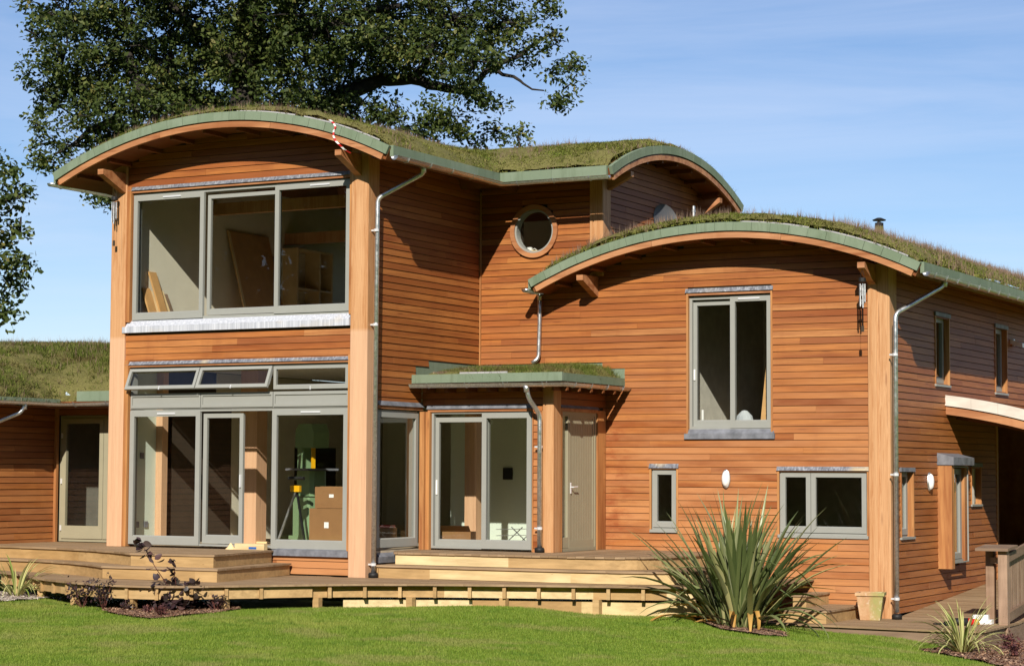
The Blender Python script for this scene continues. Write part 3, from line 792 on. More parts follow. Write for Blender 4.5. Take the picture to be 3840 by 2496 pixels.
# --- tall bay, front
T = TY(.065)
w = window('window', T, UW[0], UW[1], 4.04, 6.13, n=-.02, d=.16, label='large three-pane upper window')
sash(w, T, -4.28, -2.86, 4.055, 6.085, .0, vent=-3.5); sash(w, T, -2.845, -1.44, 4.10, 6.04, -.09, w=.06, wb=.085); sash(w, T, -1.47, -.06, 4.075, 6.10, .0, vent=-.62)
lintel(T, -4.37, -.01, 6.245); sill(T, -4.42, -.005, 3.845, 4.04, 'lead_bright', n=.085)
w = window('sliding_door', T, LW[0], LW[1], .415, 2.585, n=-.02, d=.16, fw=.03, label='three-bay sliding door standing half open')
sash(w, T, -4.29, -2.875, .42, 2.565, .0, w=.085, wb=.125, vent=-3.55); sash(w, T, -2.86, -2.08, .455, 2.52, -.075, w=.07, wb=.12); sash(w, T, -1.475, -.06, .40, 2.565, .0, w=.085, wb=.13, vent=-.75)
tbox(MB(), T, -2.13, -2.105, -.075, -.05, 1.35, 1.55).build('handle', M['steel_white'], w)
p = window('window', T, LW[0], LW[1], 2.595, 3.28, n=-.02, d=.14, fw=.03, label='row of top-hung fanlights, two propped open')
for a, b in ((-4.28, -2.875), (-2.86, -1.47), (-1.455, -.06)):
    ring(MB(), T, a, b, 2.615, 2.85, -.05, 0, .028, .045, .05).build('panel_frame', M['frame_grey'], p)
    tbox(MB(), T, a+.02, b-.02, -.03, -.02, 2.64, 2.83).build('panel', M['frame_grey'], p)
def tilt(T, zt, a): return lambda u, n, z: T(u, n*math.cos(a) + (zt-z)*math.sin(a), zt - (zt-z)*math.cos(a) + n*math.sin(a))
for a, b, ang in ((-4.29, -2.885, 24), (-2.865, -1.475, 24), (-1.45, -.06, 0)):
    T2 = tilt(T, 3.26, math.radians(ang)); sash(p, T2, a, b, 2.885, 3.25, .012, w=.05, wb=.055, d=.045)
    tbox(MB(), T2, (a+b)/2-.006, (a+b)/2+.006, .0, .02, 2.87, 2.93).build('catch', M['steel_white'], p)
    if ang:
        for u in (a+.004, b-.012): tbox(MB(), T2, u, u+.008, -.05, -.02, 2.95, 3.22).build('stay', M['steel_white'], p)
lintel(T, -4.37, -.01, 3.375, 'lead_stained', h=.055, red=.035)
sill(T, -1.4, -.005, .30, .41, 'lead_dark', n=.075, split=.85)
# --- tall bay, side
T = TX(.278)
w = window('window', T, .34, 1.60, .43, 2.56, n=-.01, d=.14, fw=.04, label='full-height side window of the bay')
sash(w, T, .36, 1.585, .44, 2.53, .01, w=.08, wb=.125); lintel(T, .33, 1.70, 2.70, 'lead_dark', h=.07, red=.05)
sill(T, .33, 1.0, .21, .36, 'lead_dark', n=.06, split=.6)
# --- corner bay
T = TY(1.69)
w = window('sliding_door', T, BF[0], BF[1], .405, 2.56, n=.0, d=.16, fw=.035, label='two-leaf sliding door under the small canopy')
sash(w, T, .49, 1.47, .43, 2.47, -.07, w=.075, wb=.10); sash(w, T, 1.395, 2.275, .415, 2.53, .02, w=.08, wb=.125)
tbox(MB(), T, .52, .545, -.07, -.05, 1.25, 1.48).build('handle', M['white_plastic'], w); lintel(T, .40, 2.30, 2.67, 'lead_dark', h=.07, red=.045)
T = TX(2.628)
d = window('door', T, 1.97, 3.22, .38, 2.56, n=.005, d=.12, fw=.055, label='plank-boarded grey side door', paint='door_grey')
tbox(MB(), T, 2.03, 2.25, -.05, -.03, .62, 2.5).build('pane', M['glass'], d); ring(MB(), T, 2.02, 2.27, .44, 2.52, -.06, -.005, .035, .16).build('sash', M['door_grey'], d)
n = 9
ring(MB(), T, 2.28, 3.16, .43, 2.52, -.05, -.004, .055, .12).build('door_rail', M['door_grey'], d)
for k in range(n):
    a = 2.335 + .77*k/n; tbox(MB(), T, a+.003, a+.77/n-.003, -.045, -.012, .55, 2.465).build('plank', M['door_grey'], d)
hb = MB().tube([T(2.33, -.004, 1.38), T(2.33, .05, 1.38), T(2.46, .055, 1.385)], .010, 8); tbox(hb, T, 2.315, 2.345, -.004, .006, 1.28, 1.45); hb.build('door_handle', M['steel_white'], d)
lintel(T, 1.93, 3.24, 2.66, 'lead_dark', h=.05, red=.05)
# --- long wall
T = TY(3.56)
def trims(T, u0, u1, z0, z1, w=.03, out=.032, dep=.12):
    for a, b in ((u0-w, u0), (u1, u1+w)): strip('trim_board', T, a, b, -dep, out, z0, z1, 'cedar_trim')
trims(T, W1[0]+.01, W1[1]-.01, 2.20, 4.46)
w = window('window', T, W1[0]+.01, W1[1]-.01, 2.30, 4.40, n=-.03, d=.13, label='tall two-pane upper sliding window')
sash(w, T, 4.14, 4.86, 2.345, 4.33, -.085, w=.065, wb=.085); sash(w, T, 4.80, 5.495, 2.315, 4.385, -.02, w=.08, wb=.11, vent=5.12)
tbox(MB(), T, 4.155, 4.18, -.085, -.065, 3.08, 3.25).build('handle', M['white_plastic'], w)
lintel(T, 4.055, 5.54, 4.53, 'lead', h=.065, red=.045); sill(T, 4.04, 5.565, 2.145, 2.30, 'lead_dark', n=.055, split=.55)
for W, mull, lb in ((W2, None, 'narrow one-pane window beside the entrance deck'), (W3, 6.14, 'wide two-pane ground-floor window behind the flax')):
    trims(T, W[0], W[1], W[2], W[3]); w = window('window', T, W[0], W[1], W[2], W[3], n=-.012, d=.1, fw=.035, label=lb)
    us = [W[0]+.015, W[1]-.015] if not mull else [W[0]+.015, mull, W[1]-.015]
    for a, b in zip(us, us[1:]): sash(w, T, a+.004, b-.004, W[2]+.045, W[3]-.012, .0, w=.075, wb=.08)
    tbox(MB(), T, W[0]-.02, W[1]+.02, -.05, .045, W[2]-.035, W[2]+.012).build('sill', M['frame_grey'], w)
    lintel(T, W[0]-.035, W[1]+.035, W[3]+.085, 'lead_stained', h=.07, red=.018)
# round window
def disc_ring(cx, cz, r0, r1, y0, y1, name, mat, parent, n=40):
    mb = MB()
    for k in range(n):
        t = 2*math.pi*k/n; c, s = math.cos(t), math.sin(t)
        mb.v += [(cx+r0*c, y0, cz+r0*s), (cx+r1*c, y0, cz+r1*s), (cx+r1*c, y1, cz+r1*s), (cx+r0*c, y1, cz+r0*s)]
    for k in range(n):
        a, b = 4*k, 4*((k+1) % n)
        for q in range(4): mb.f.append((a+q, a+(q+1) % 4, b+(q+1) % 4, b+q))
    return mb.build(name, M[mat], parent, smooth=False)
rw = disc_ring(RW[0], RW[1], .366, .443, 3.495, 3.57, 'round_window', 'cedar_trim_x', H); rw['label'] = 'round porthole window in a cedar ring'
disc_ring(RW[0], RW[1], .332, .365, 3.52, 3.66, 'frame', 'frame_grey', rw)
pn = MB(); pn.v = [(RW[0]+.336*math.cos(2*math.pi*k/40), 3.585, RW[1]+.336*math.sin(2*math.pi*k/40)) for k in range(40)]; pn.v += [(x, 3.59, z) for x, y, z in pn.v]
pn.f = [tuple(reversed(range(40))), tuple(range(40, 80))] + [(k, (k+1) % 40, 40+(k+1) % 40, 40+k) for k in range(40)]; pn.build('pane', M['glass'], rw)
# --- wall beside the ramp
T = TX(7.408)
for S, lb in ((S1, 'slim upper window above the porch'), (S2, 'slim upper window by the flood light'), (S4, 'ground-floor corner window beside the downpipe'), (S5, 'small slim window next to the porch')):
    u0, u1, z0, z1 = S
    strip('trim_board', T, u1-.035, u1, -.16, .035, z0, z1, 'cedar_trim'); strip('trim_board', T, u0, u0+.03, -.16, .035, z0, z1, 'cedar_trim')
    w = window('window', T, u0+.03, u1-.035, z0, z1, n=-.075, d=.06, fw=.03, label=lb)
    sash(w, T, u0+.045, u1-.05, z0+.035, z1-.02, -.06, w=.075, wb=.09); tbox(MB(), T, u0-.02, u1+.01, -.10, .05, z0-.03, z0+.005).build('sill', M['frame_grey'], w)
    strip('lintel', T, u0-.03, u1+.02, -.16, .05, z1-.015, z1+.05, 'lead_dark')
ob = window('oriel_window', T, 5.90, 6.98, .18, 1.74, n=.20, d=.02, fw=.02, label='projecting slot window in an orange cedar box with lead cap')
for u0, u1, n1, z0 in ((5.88, 6.02, .25, .10), (6.86, 6.99, .17, .18)): tbox(MB(), T, u0, u1, -.05, n1, z0, 1.755).build('side_board', M['cedar_trim'], ob)
tbox(MB(), T, 6.02, 6.86, -.05, .14, .17, .23).build('sill', M['frame_grey'], ob); sash(ob, T, 6.03, 6.85, .24, 1.70, .12, w=.09, wb=.09)
MB().hexa([T(5.86, -.02, 1.757), T(7.02, -.02, 1.757), T(7.02, .29, 1.757), T(5.86, .29, 1.757), T(5.86, -.02, 1.96), T(7.02, -.02, 1.96), T(7.02, .29, 1.88), T(5.86, .29, 1.88)]).build('lead_cap', M['lead_dark'], ob)
# --- low wing door
T = TY(1.09)
d = window('door', T, CD[0], CD[1], .39, 2.54, n=-.02, d=.10, fw=.05, label='tall glazed garden door of the low wing', paint='door_grey')
ring(MB(), T, -6.58, -5.68, .44, 2.49, -.06, .0, .085, .22).build('sash', M['door_grey'], d); tbox(MB(), T, -6.50, -5.76, -.036, -.030, .65, 2.42).build('pane', M['glass'], d)
tbox(MB(), T, -5.67, -5.2, -.06, .0, .44, 2.49).build('side_panel', M['door_grey'], d)
for z in (.62, 1.42, 2.2): tbox(MB(), T, -6.595, -6.57, .0, .016, z-.045, z+.045).build('hinge', M['steel_white'], d)

# wall lamps
def wall_lamp(T, u, z):
    o = T(u, .03, z); L = MB(); n = 20
    def ell(r0, h0): return [T(u + .062*r0*math.cos(2*math.pi*k/n), h0, z + .128*r0*math.sin(2*math.pi*k/n)) for k in range(n)]
    prof = [(1.1, .026), (1.1, .045), (1.0, .050), (.95, .075), (.72, .098), (.35, .108), (.05, .110)]
    for r, h in prof: L.v += ell(r, h)
    for k in range(len(prof)-1):
        for j in range(n): L.f.append((k*n+j, k*n+(j+1) % n, (k+1)*n+(j+1) % n, (k+1)*n+j))
    L.f.append(tuple((len(prof)-1)*n+j for j in range(n)))
    a = L.build('wall_lamp', M['white_plastic'], None, smooth=True)
    R = MB()
    for r, h in ((1.16, .024), (1.16, .046), (1.02, .052), (1.0, .046)): R.v += ell(r, h)
    for k in range(3):
        for j in range(n): R.f.append((k*n+j, k*n+(j+1) % n, (k+1)*n+(j+1) % n, (k+1)*n+j))
    R.build('bezel', M['galvanised'], a, smooth=True)
    return a
tag(wall_lamp(TY(3.56), 4.75, 1.52), 'white oval bulkhead lamp between the narrow and wide windows', 'lamp', 'oval wall lamps')
tag(wall_lamp(TX(7.408), 5.39, 1.49), 'white oval bulkhead lamp beside the orange slot window', 'lamp', 'oval wall lamps')
fl_ = thing('flood_light', 'small white flood light on the side wall by the slim upper window', 'lamp', (7.43, 10.45, 3.98))
MB().hexa([(0, -.16, -.03), (.22, -.16, -.10), (.22, .16, -.10), (0, .16, -.03), (0, -.16, .05), (.22, -.16, -.02), (.22, .16, -.02), (0, .16, .05)]).build('housing', M['white_plastic'], fl_)
MB().box(-.01, .03, -.04, .04, -.06, .06).build('mount', M['galvanised'], fl_)

# ------------------------------------------------------------------ inside
def shell(axis, plane, thick, u0, u1, z0, z1, ops, mat, name='inner_wall', label=None):
    T = TY(plane) if axis == 'Y' else TX(plane); mb = MB()
    us = sorted({u0, u1, *[v for o in ops for v in o[:2]]}); zs = sorted({z0, z1, *[v for o in ops for v in o[2:]]})
    for a, b in zip(us, us[1:]):
        for c, d in zip(zs, zs[1:]):
            if any(o[0] < (a+b)/2 < o[1] and o[2] < (c+d)/2 < o[3] for o in ops): continue
            tbox(mb, T, a, b, 0, -thick, c, d)
    return mb.build(name, M[mat], H, label=label)
MB().box(-4.44, .27, .22, 8.0, .30, .395).build('floor', M['floor_wood'], H); MB().box(.271, 2.60, 1.74, 8.0, .30, .395).build('floor', M['floor_wood'], H)
MB().box(-4.44, .27, .24, 8.0, 3.36, 3.47).build('floor', M['floor_wood'], H); MB().box(-4.44, .27, .24, 8.0, 3.31, 3.355).build('ceiling', M['ceiling_white'], H)
MB().box(.285, 2.60, 1.75, 8.0, 2.80, 2.90).build('ceiling', M['ceiling_white'], H)
shell('X', -4.43, .012, .24, .93, .395, 3.3, [], 'plaster_green'); shell('X', -4.43, .012, 2.6, 8.0, .395, 3.3, [(5.0, 6.4, 1.15, 2.05)], 'plaster_cream')
shell('X', -4.43, .012, .24, 8.0, 3.47, 6.9, [(3.9, 4.35, 4.25, 5.5)], 'plaster_cream')
shell('Y', 7.99, .012, -4.4, 2.5, .395, 6.9, [(-1.6, -.5, 1.0, 2.2), (-3.9, -2.1, 4.2, 6.0)], 'plaster_cream')  # upper back opening added to let sky light into the room
shell('X', .262, -.012, .35, 3.6, 3.47, 6.6, [], 'plaster_cream'); 
a, b = at(1690, 1800, 'Y', 4.3).x, 2.5
shell('Y', 4.3, .1, a, b, .395, 2.8, [], 'plaster_green')
q = at(1775, 1800, 'Y', 3.7).x; MB().box(q-.11, q+.11, 3.6, 3.82, .395, 2.8).build('inner_post', M['cedar_post'], H)
q = at(943, 1800, 'Y', 2.1).x; MB().box(q-.17, q+.17, 2.0, 2.3, .395, 3.31).build('inner_post', M['cedar_post'], H)
MB().box(-4.44, -4.30, .93, 1.08, .395, 3.31).build('inner_post', M['cedar_post'], H)
for z in (5.75, 6.05): MB().box(-4.43, .26, 4.6 if z < 6 else 2.4, 4.72 if z < 6 else 2.52, z, z+.2).build('inner_beam', M['cedar_post'], H)
w = window('window', TX(-4.45), 1.1, 2.58, .42, 2.5, n=0, d=.08, fw=.08, label=None); tbox(MB(), TX(-4.45), 1.18, 2.5, -.05, -.045, .5, 2.42).build('pane', M['glass'], w); tbox(MB(), TX(-4.45), 1.18, 2.5, -.06, -.03, 1.45, 1.53).build('rail', M['frame_grey'], w)
# rooms behind the long wall
MB().box(2.62, 7.38, 3.80, 8.0, 1.9, 2.0).box(2.62, 7.38, 3.80, 8.0, .15, .24).build('floor', M['floor_wood'], H)
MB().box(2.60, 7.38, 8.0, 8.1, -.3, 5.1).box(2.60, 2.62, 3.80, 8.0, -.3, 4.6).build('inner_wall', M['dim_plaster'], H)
MB().box(3.5, 3.6, 4.9, 8.0, 2.0, 4.7).build('inner_wall', M['dim_plaster'], H)
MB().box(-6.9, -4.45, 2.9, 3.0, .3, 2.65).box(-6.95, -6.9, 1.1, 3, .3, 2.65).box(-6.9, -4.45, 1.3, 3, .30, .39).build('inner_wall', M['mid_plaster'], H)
# ------------------------------------------------------------------ decks
def smooth_path(pts, n=6):
    """Catmull-Rom through 2-d points"""
    P = [Vector((*p, 0)).xy for p in pts]; out = []
    for i in range(len(P)-1):
        p0, p1, p2, p3 = P[max(i-1, 0)], P[i], P[i+1], P[min(i+2, len(P)-1)]
        for k in range(n):
            t = k/n; out.append(.5*((2*p1) + (p2-p0)*t + (2*p0-5*p1+4*p2-p3)*t*t + (3*p1-p0-3*p2+p3)*t**3))
    return out + [P[-1]]
def offset(path, d):
    out = []
    for i, p in enumerate(path):
        t = (path[min(i+1, len(path)-1)] - path[max(i-1, 0)]).normalized(); out.append(p + Vector((-t.y, t.x)) * d)
    return out
def walk(path, step):
    """points and tangents every step metres"""
    res, acc, nxt = [], 0, step/2
    for a, b in zip(path, path[1:]):
        L = (b-a).length
        while nxt <= acc + L and L > 0:
            f = (nxt-acc)/L; res.append((a + (b-a)*f, (b-a).normalized())); nxt += step
        acc += L
    return res
def clip(poly, n, d, sign):
    out = []
    for a, b in zip(poly, poly[1:] + poly[:1]):
        da, db = sign*(a.dot(n)-d), sign*(b.dot(n)-d)
        if da >= 0: out.append(a)
        if (da >= 0) != (db >= 0): out.append(a + (b-a)*(da/(da-db)))
    return out
def boards(parent, poly, z, ang=0., bw=.142, th=.028, mat='deck_board', zf=None, cut=None):
    poly = [Vector(p[:2]) for p in poly]; n = Vector((-math.sin(ang), math.cos(ang))); t = Vector((n.y, -n.x))
    lo, hi = min(p.dot(n) for p in poly), max(p.dot(n) for p in poly); d = lo
    while d < hi:
        q = clip(clip(poly, n, d+.0025, 1), n, min(d+bw, hi)-.0025, -1); d += bw
        if len(q) < 3: continue
        A = sum(a.x*b.y-b.x*a.y for a, b in zip(q, q[1:]+q[:1]))/2
        if abs(A) < .004: continue
        if A < 0: q.reverse()
        dz = random.uniform(-.0015, .0015); k = len(q); mb = MB(); zz = (lambda p: z) if zf is None else (lambda p: zf(p.x, p.y))
        mb.v = [(p.x, p.y, zz(p)-th+dz) for p in q] + [(p.x, p.y, zz(p)+dz) for p in q]
        mb.f = [tuple(reversed(range(k))), tuple(range(k, 2*k))] + [(i, (i+1) % k, k+(i+1) % k, k+i) for i in range(k)]
        mb.build('deck_board', M[mat], parent)
def riser(parent, path, z0, z1, th=.03, L=(1.2, 2.4), mat='deck_riser', name='riser', alt=None):
    """vertical boards along a path; thickness to the left side"""
    inner = offset(path, th); acc = 0; i0 = 0; lim = random.uniform(*L)
    def piece(i, j):
        if j <= i: return
        mb = MB(); pts = list(range(i, j+1)); dz = random.uniform(-.004, .004)
        for k in pts:
            a, b = path[k], inner[k]; mb.v += [(a.x, a.y, z0+dz), (b.x, b.y, z0+dz), (b.x, b.y, z1), (a.x, a.y, z1)]
        for k in range(len(pts)-1):
            for q in range(4): mb.f.append((4*k+q, 4*k+(q+1) % 4, 4*k+4+(q+1) % 4, 4*k+4+q))
        e = 4*(len(pts)-1); mb.f += [(0, 1, 2, 3), (e+3, e+2, e+1, e)]
        mb.build(name, M[random.choice(alt) if alt else mat], parent)
    for k in range(1, len(path)):
        acc += (path[k]-path[k-1]).length
        if acc >= lim or k == len(path)-1: piece(i0, k); i0 = k; acc = 0; lim = random.uniform(*L)
def densify(path, step=.12):
    out = []
    for a, b in zip(path, path[1:]):
        n = max(1, int((b-a).length/step)); out += [a + (b-a)*(k/n) for k in range(n)]
    return out + [path[-1]]
V2 = lambda L: [Vector(p) for p in L]

DK = thing('timber_deck', 'stepped timber deck with curved edges wrapping the front of the house', 'deck', (0, 0, 0))
# lower platform, z = 0
low = smooth_path([(-5.6, -1.55), (-4.6, -2.1), (-3.7, -2.75), (-2.4, -3.4), (-1.5, -3.6), (-.75, -3.45), (.1, -2.6), (1.0, -1.6), (2.2, -.85), (3.2, -.45), (4.2, -.08), (5.2, .28), (5.9, .75), (6.2, 1.5)])
boards(DK, low + V2([(6.2, 3.53), (.32, 1.6), (.3, -.02), (-4.7, -.02), (-5.6, .2)]), 0, .12)
lf = [p for p in low if not (p.x > .75 and p.y > -2.3)]; rt = [p for p in low if p.x > .60 and p.y > -2.35]
riser(DK, densify(offset(lf, .07)), -.19, -.035, alt=['deck_riser', 'deck_riser', 'deck_new'], L=(.9, 2.2)); riser(DK, densify(offset(rt, .13)), -.20, -.035, alt=['deck_riser', 'deck_new', 'deck_new'], L=(.9, 2.2))
nz_ = [p for p in walk(low, .5)]
for p, t in nz_:
    if p.x < .7 and random.random() < .3: continue
    nrm = Vector((-t.y, t.x)); a, b = p + nrm*.035, p + nrm*.36
    MB().bar((a.x, a.y, -.115), (b.x, b.y, -.115), .05, .17).build('joist', M['deck_riser'], DK)
low2 = densify([p for p in offset(low, .20) if p.x > .75 and p.y > -2.3]); riser(DK, low2, -.44, -.235, alt=['deck_new', 'deck_new', 'deck_riser'], L=(1.0, 2.2), name='rim_board')
for p, t in walk(offset(low, .13), 1.35):
    MB().box(p.x-.05, p.x+.05, p.y-.05, p.y+.05, gz1(p.x, p.y)-.1, -.20).build('deck_post', M['deck_riser'], DK)
# left steps
mid = smooth_path([(-6.66, -1.2), (-5.4, -1.36), (-4.5, -1.52), (-3.55, -1.92), (-2.78, -2.42)]) + V2([(-.74, -2.30), (-1.02, -.02)])
upp = smooth_path([(-6.66, -.95), (-5.4, -1.06), (-4.4, -1.22), (-3.25, -1.68), (-2.46, -2.16)]) + V2([(-1.0, -2.03), (-1.36, -.02)])
boards(DK, mid + V2([(-4.6, -.02), (-6.66, -.1)]), .19, .05); riser(DK, densify(offset(mid, .03)), .002, .16)
boards(DK, upp + V2([(-4.38, -.02), (-4.38, .02), (-4.72, .02), (-4.72, 1.06), (-6.66, 1.06)]), .38, .05); riser(DK, densify(offset(upp, .03)), .192, .35)
# right steps
mid = V2([(.34, .62), (.40, .14)]) + smooth_path([(.42, .13), (2.05, .20), (2.95, .24), (3.8, .30), (4.7, .46), (5.25, .95), (5.42, 1.9), (5.45, 3.5)])
upp = V2([(.34, .78), (.56, .42)]) + smooth_path([(.58, .41), (1.9, .46), (2.8, .50), (3.75, .56), (4.4, .80), (4.68, 1.4), (4.75, 2.4), (4.75, 3.5)])
boards(DK, mid + V2([(.34, 3.5)]), .19, .02); riser(DK, densify(offset(mid, .03)), .002, .16, alt=['deck_riser', 'deck_new', 'deck_riser'])
boards(DK, upp + V2([(2.7, 3.5), (2.7, 1.63), (.34, 1.63)]), .38, 1.57); riser(DK, densify(offset(upp, .03)), .192, .35, alt=['deck_riser', 'deck_new', 'deck_riser'])
# steps down to the landing by the flax
for z, x1, y0 in ((-.19, 6.45, 2.55), (-.37, 6.98, 1.95)):
    boards(DK, [(6.2, y0), (x1, y0), (x1, 3.54), (6.2, 3.54)], z, .0); riser(DK, densify(V2([(6.22, y0+.02), (x1-.02, y0+.02), (x1-.02, 3.53)])), z-.19, z-.03)

# ramp and landing on the right, with its balustrade
RP = thing('timber_ramp', 'timber landing and ramp along the side wall with a boarded balustrade', 'ramp', (0, 0, 0))
def rz_(x, y): return -.555 + max(0, y-3.7)*.062
boards(RP, [(5.6, 1.80), (9.12, 1.62), (9.32, 1.9), (9.30, 3.7), (7.43, 3.7), (7.43, 3.50), (5.6, 3.50)], -.555, -.05, mat='deck_board')
for k in range(9):
    y = 3.70 + k*.9; boards(RP, [(7.44, y), (9.30, y), (9.30, y+.9), (7.44, y+.9)], 0, 0, zf=rz_)
riser(RP, densify(V2([(5.6, 1.84), (9.10, 1.66)])), -.83, -.59, mat='deck_grey', name='fascia_board', L=(3, 5)); riser(RP, densify(V2([(9.10, 1.66), (9.29, 1.92), (9.27, 3.3)])), -.95, -.59, mat='deck_grey', name='fascia_board')
MB().hexa([(9.25, 3.2, -.95), (9.29, 3.2, -.95), (9.29, 11.8, -.45), (9.25, 11.8, -.45), (9.25, 3.2, -.60), (9.29, 3.2, -.60), (9.29, 11.8, -.08), (9.25, 11.8, -.08)]).build('fascia_board', M['deck_grey'], RP)
def bal(y): return max(0, y-3.2)*.115
for x, y, z0, w in ((8.97, 3.42, -.55, .062), (9.235, 3.15, -1.0, .068), (9.235, 5.2, -.9, .068), (9.235, 7.2, -.9, .068)):
    MB().bevel_box(x-w, x+w, y-w, y+w, z0, .50+bal(y), .008).build('baluster_post', M['fence_wood'], RP)
MB().hexa([(8.86, 3.0, .505), (9.34, 3.0, .505), (9.34, 3.54, .545), (8.86, 3.54, .545), (8.86, 3.0, .545), (9.34, 3.0, .545), (9.34, 3.54, .585), (8.86, 3.54, .585)]).build('post_cap', M['deck_grey'], RP)
MB().bar((9.0, 3.38, .36), (9.22, 3.2, .36), .06, .09).build('rail', M['fence_wood'], RP)
for z, h in ((.40, .13), (-.46, .13)):
    MB().bar((9.26, 3.22, z), (9.26, 9, z+bal(9)), .05, h).build('rail', M['deck_grey'], RP)
y = 3.27
while y < 8.9:
    if not any(abs(y-q) < .1 for q in (5.2, 7.2)):
        h = bal(y); MB().box(9.205, 9.23, y, y+.095, -.50+h, .335+h).build('fence_board', M['fence_wood'], RP)
    y += .104
# ------------------------------------------------------------------ porch over the ramp
PC = (6.2, -7.03, 10.0)
def pz(x, r): return PC[1] + math.sqrt(max(r*r-(x-PC[0])**2, .01))
pr = MB(); n = 14
for k in range(n):
    a, b = 7.42 + 4.4*k/n, 7.42 + 4.4*(k+1)/n
    pr.hexa([(a, 6.42, pz(a, 9.78)), (b, 6.42, pz(b, 9.78)), (b, 13.0, pz(b, 9.78)), (a, 13.0, pz(a, 9.78)), (a, 6.42, pz(a, 9.96)), (b, 6.42, pz(b, 9.96)), (b, 13.0, pz(b, 9.96)), (a, 13.0, pz(a, 9.96))])
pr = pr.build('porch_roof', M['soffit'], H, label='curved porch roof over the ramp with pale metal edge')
def pband(name, mat, r0, r1, y0, y1, x0=7.415, x1=11.8, seg=10, per=3):
    for k in range(seg):
        mb = MB()
        for j in range(per):
            a, b = x0 + (x1-x0)*(k+j/per)/seg, x0 + (x1-x0)*(k+(j+1)/per)/seg - (.003 if j == per-1 else 0)
            mb.hexa([(a, y0, pz(a, r0)), (b, y0, pz(b, r0)), (b, y1, pz(b, r0)), (a, y1, pz(a, r0)), (a, y0, pz(a, r1)), (b, y0, pz(b, r1)), (b, y1, pz(b, r1)), (a, y1, pz(a, r1))])
        mb.build(name, M[mat], pr)
pband('fascia_panel', 'zinc_white', 9.83, 10.0, 6.33, 6.42); pband('edge_beam', 'cedar_trim_x', 9.69, 9.815, 6.36, 6.44, seg=2, per=8); pband('rafter', 'soffit', 9.62, 9.77, 6.95, 7.05, seg=1, per=10)
MB().box(5.6, 5.7, 9.36, 15, -.4, 2.7).box(5.6, 7.40, 9.30, 9.36, -.4, 2.62).box(5.7, 9.2, 13.5, 13.6, -.5, 2.8).build('porch_wall', M['cedar_y'], H); MB().box(5.65, 9.3, 9.37, 13.5, -.25, -.2).build('porch_floor', M['deck_board'], H)
MB().box(7.395, 7.435, 9.30, 9.42, -.25, 2.6).build('trim_board', M['cedar_trim'], H)
MB().box(11.5, 11.65, 6.5, 6.65, -1.0, 1.2).build('post', M['cedar_post'], H)

# ------------------------------------------------------------------ turf on the roofs
def smax(a, b, k=.16): return .5*(a + b + np.sqrt((a-b)**2 + k*k))
def arcn(A, u): return A[1] + np.sqrt(np.maximum(A[2]**2 - (u-A[0])**2, .01))
def edge(x, lo, hi, w=.28): return np.clip(np.minimum(x-lo, hi-x)/w, 0, 1)**.6
def turf(name, x0, x1, y0, y1, zf, inside, step, parent, mat='turf_soil', rough=.03):
    xs, ys = np.arange(x0, x1+step, step), np.arange(y0, y1+step, step); X, Y = np.meshgrid(xs, ys)
    ok = inside(X, Y); Z = zf(X, Y) + rough*(vnoise(X, Y, 7)-.5)*2 + rough*.8*(vnoise(X+9, Y+3, 2.3)-.5)*2
    ix = np.arange(X.size).reshape(X.shape); c = ok[:-1, :-1] & ok[1:, :-1] & ok[:-1, 1:] & ok[1:, 1:]
    F = np.stack([ix[:-1, :-1], ix[:-1, 1:], ix[1:, 1:], ix[1:, :-1]], -1)[c]
    used = np.unique(F); rem = -np.ones(X.size, int); rem[used] = np.arange(len(used))
    return np_mesh(name, np.stack([X, Y, Z], -1).reshape(-1, 3)[used], rem[F], M[mat], parent, smooth=True)
AX0, AX1 = xA0+.03, xA-.02
def inA(X, Y): return (X > AX0) & (X < AX1) & (Y > FA+.05) & (Y < 8.25)
def in2(X, Y): return (X > -2) & (X < FG-.05) & (Y > y2+.02) & (Y < y2b-.02)
def zUp(X, Y):
    a = arcn(RA, X) - .05 + .18*edge(X, AX0, 9 if 0 else AX1+0, .3)*np.clip((Y-FA)/.3, 0, 1)**.6
    b = arcn(R2, Y) - .05 + .17*edge(Y, y2, y2b, .3)*np.clip((FG-X)/.3, 0, 1)**.6
    a = np.where((X < AX1+.3), a, a-3*(X-AX1-.3)); b = np.where(Y > y2-.3, b, b-3*(y2-.3-Y))
    return smax(a, b, .12) - .005
def inB(X, Y): return (X > xB0+.03) & (X < xB-.02) & (Y > FB+.05) & (Y < 15) & ((X > 2.66) | (Y < 3.52))
def zBf(X, Y): return arcn(RB, X) - .06 + .22*edge(X, xB0, xB, .3)*np.clip((Y-FB)/.3, 0, 1)**.6
turf('turf', AX0, FG, FA+.04, 8.3, zUp, lambda X, Y: inA(X, Y) | in2(X, Y), .07, roofA)
turf('turf', xB0, xB, FB+.04, 15, zBf, inB, .08, roofB)
def inC(X, Y): return ((X > .33) & (X < 2.96) & (Y > 1.37) & (Y < 3.54))
def zCan(X, Y): return 3.01 + .155*np.clip((Y-1.36)/.2, 0, 1)**.6*edge(X, .34, 2.955, .2) + .15*np.clip((Y-1.5)/1.5, 0, 1)**.8*edge(X, .3, 2.96, .5)
turf('turf', .30, 2.98, 1.34, 3.55, zCan, inC, .06, cr)
def inL(X, Y): return ((X < -6.08) & (X > -12.3) & (Y > -7.9) & (Y < 7)) | ((X < -4.72) & (X > -12.3) & (Y > .50) & (Y < 7))
RC2 = (3.75, -1.82, 5.60, 3.2)
def zL(X, Y):
    a = arcn(RC, X) + .0; b = np.where(Y < .4, 0, arcn(RC2, Y)); a = np.where(X > -6.0, 0, a)
    return np.maximum(2.72, smax(a, b, .25) - .12) + .22*np.clip(np.maximum(-6.12-X, np.minimum(Y-.5, 9))/.3, 0, 1)**.5
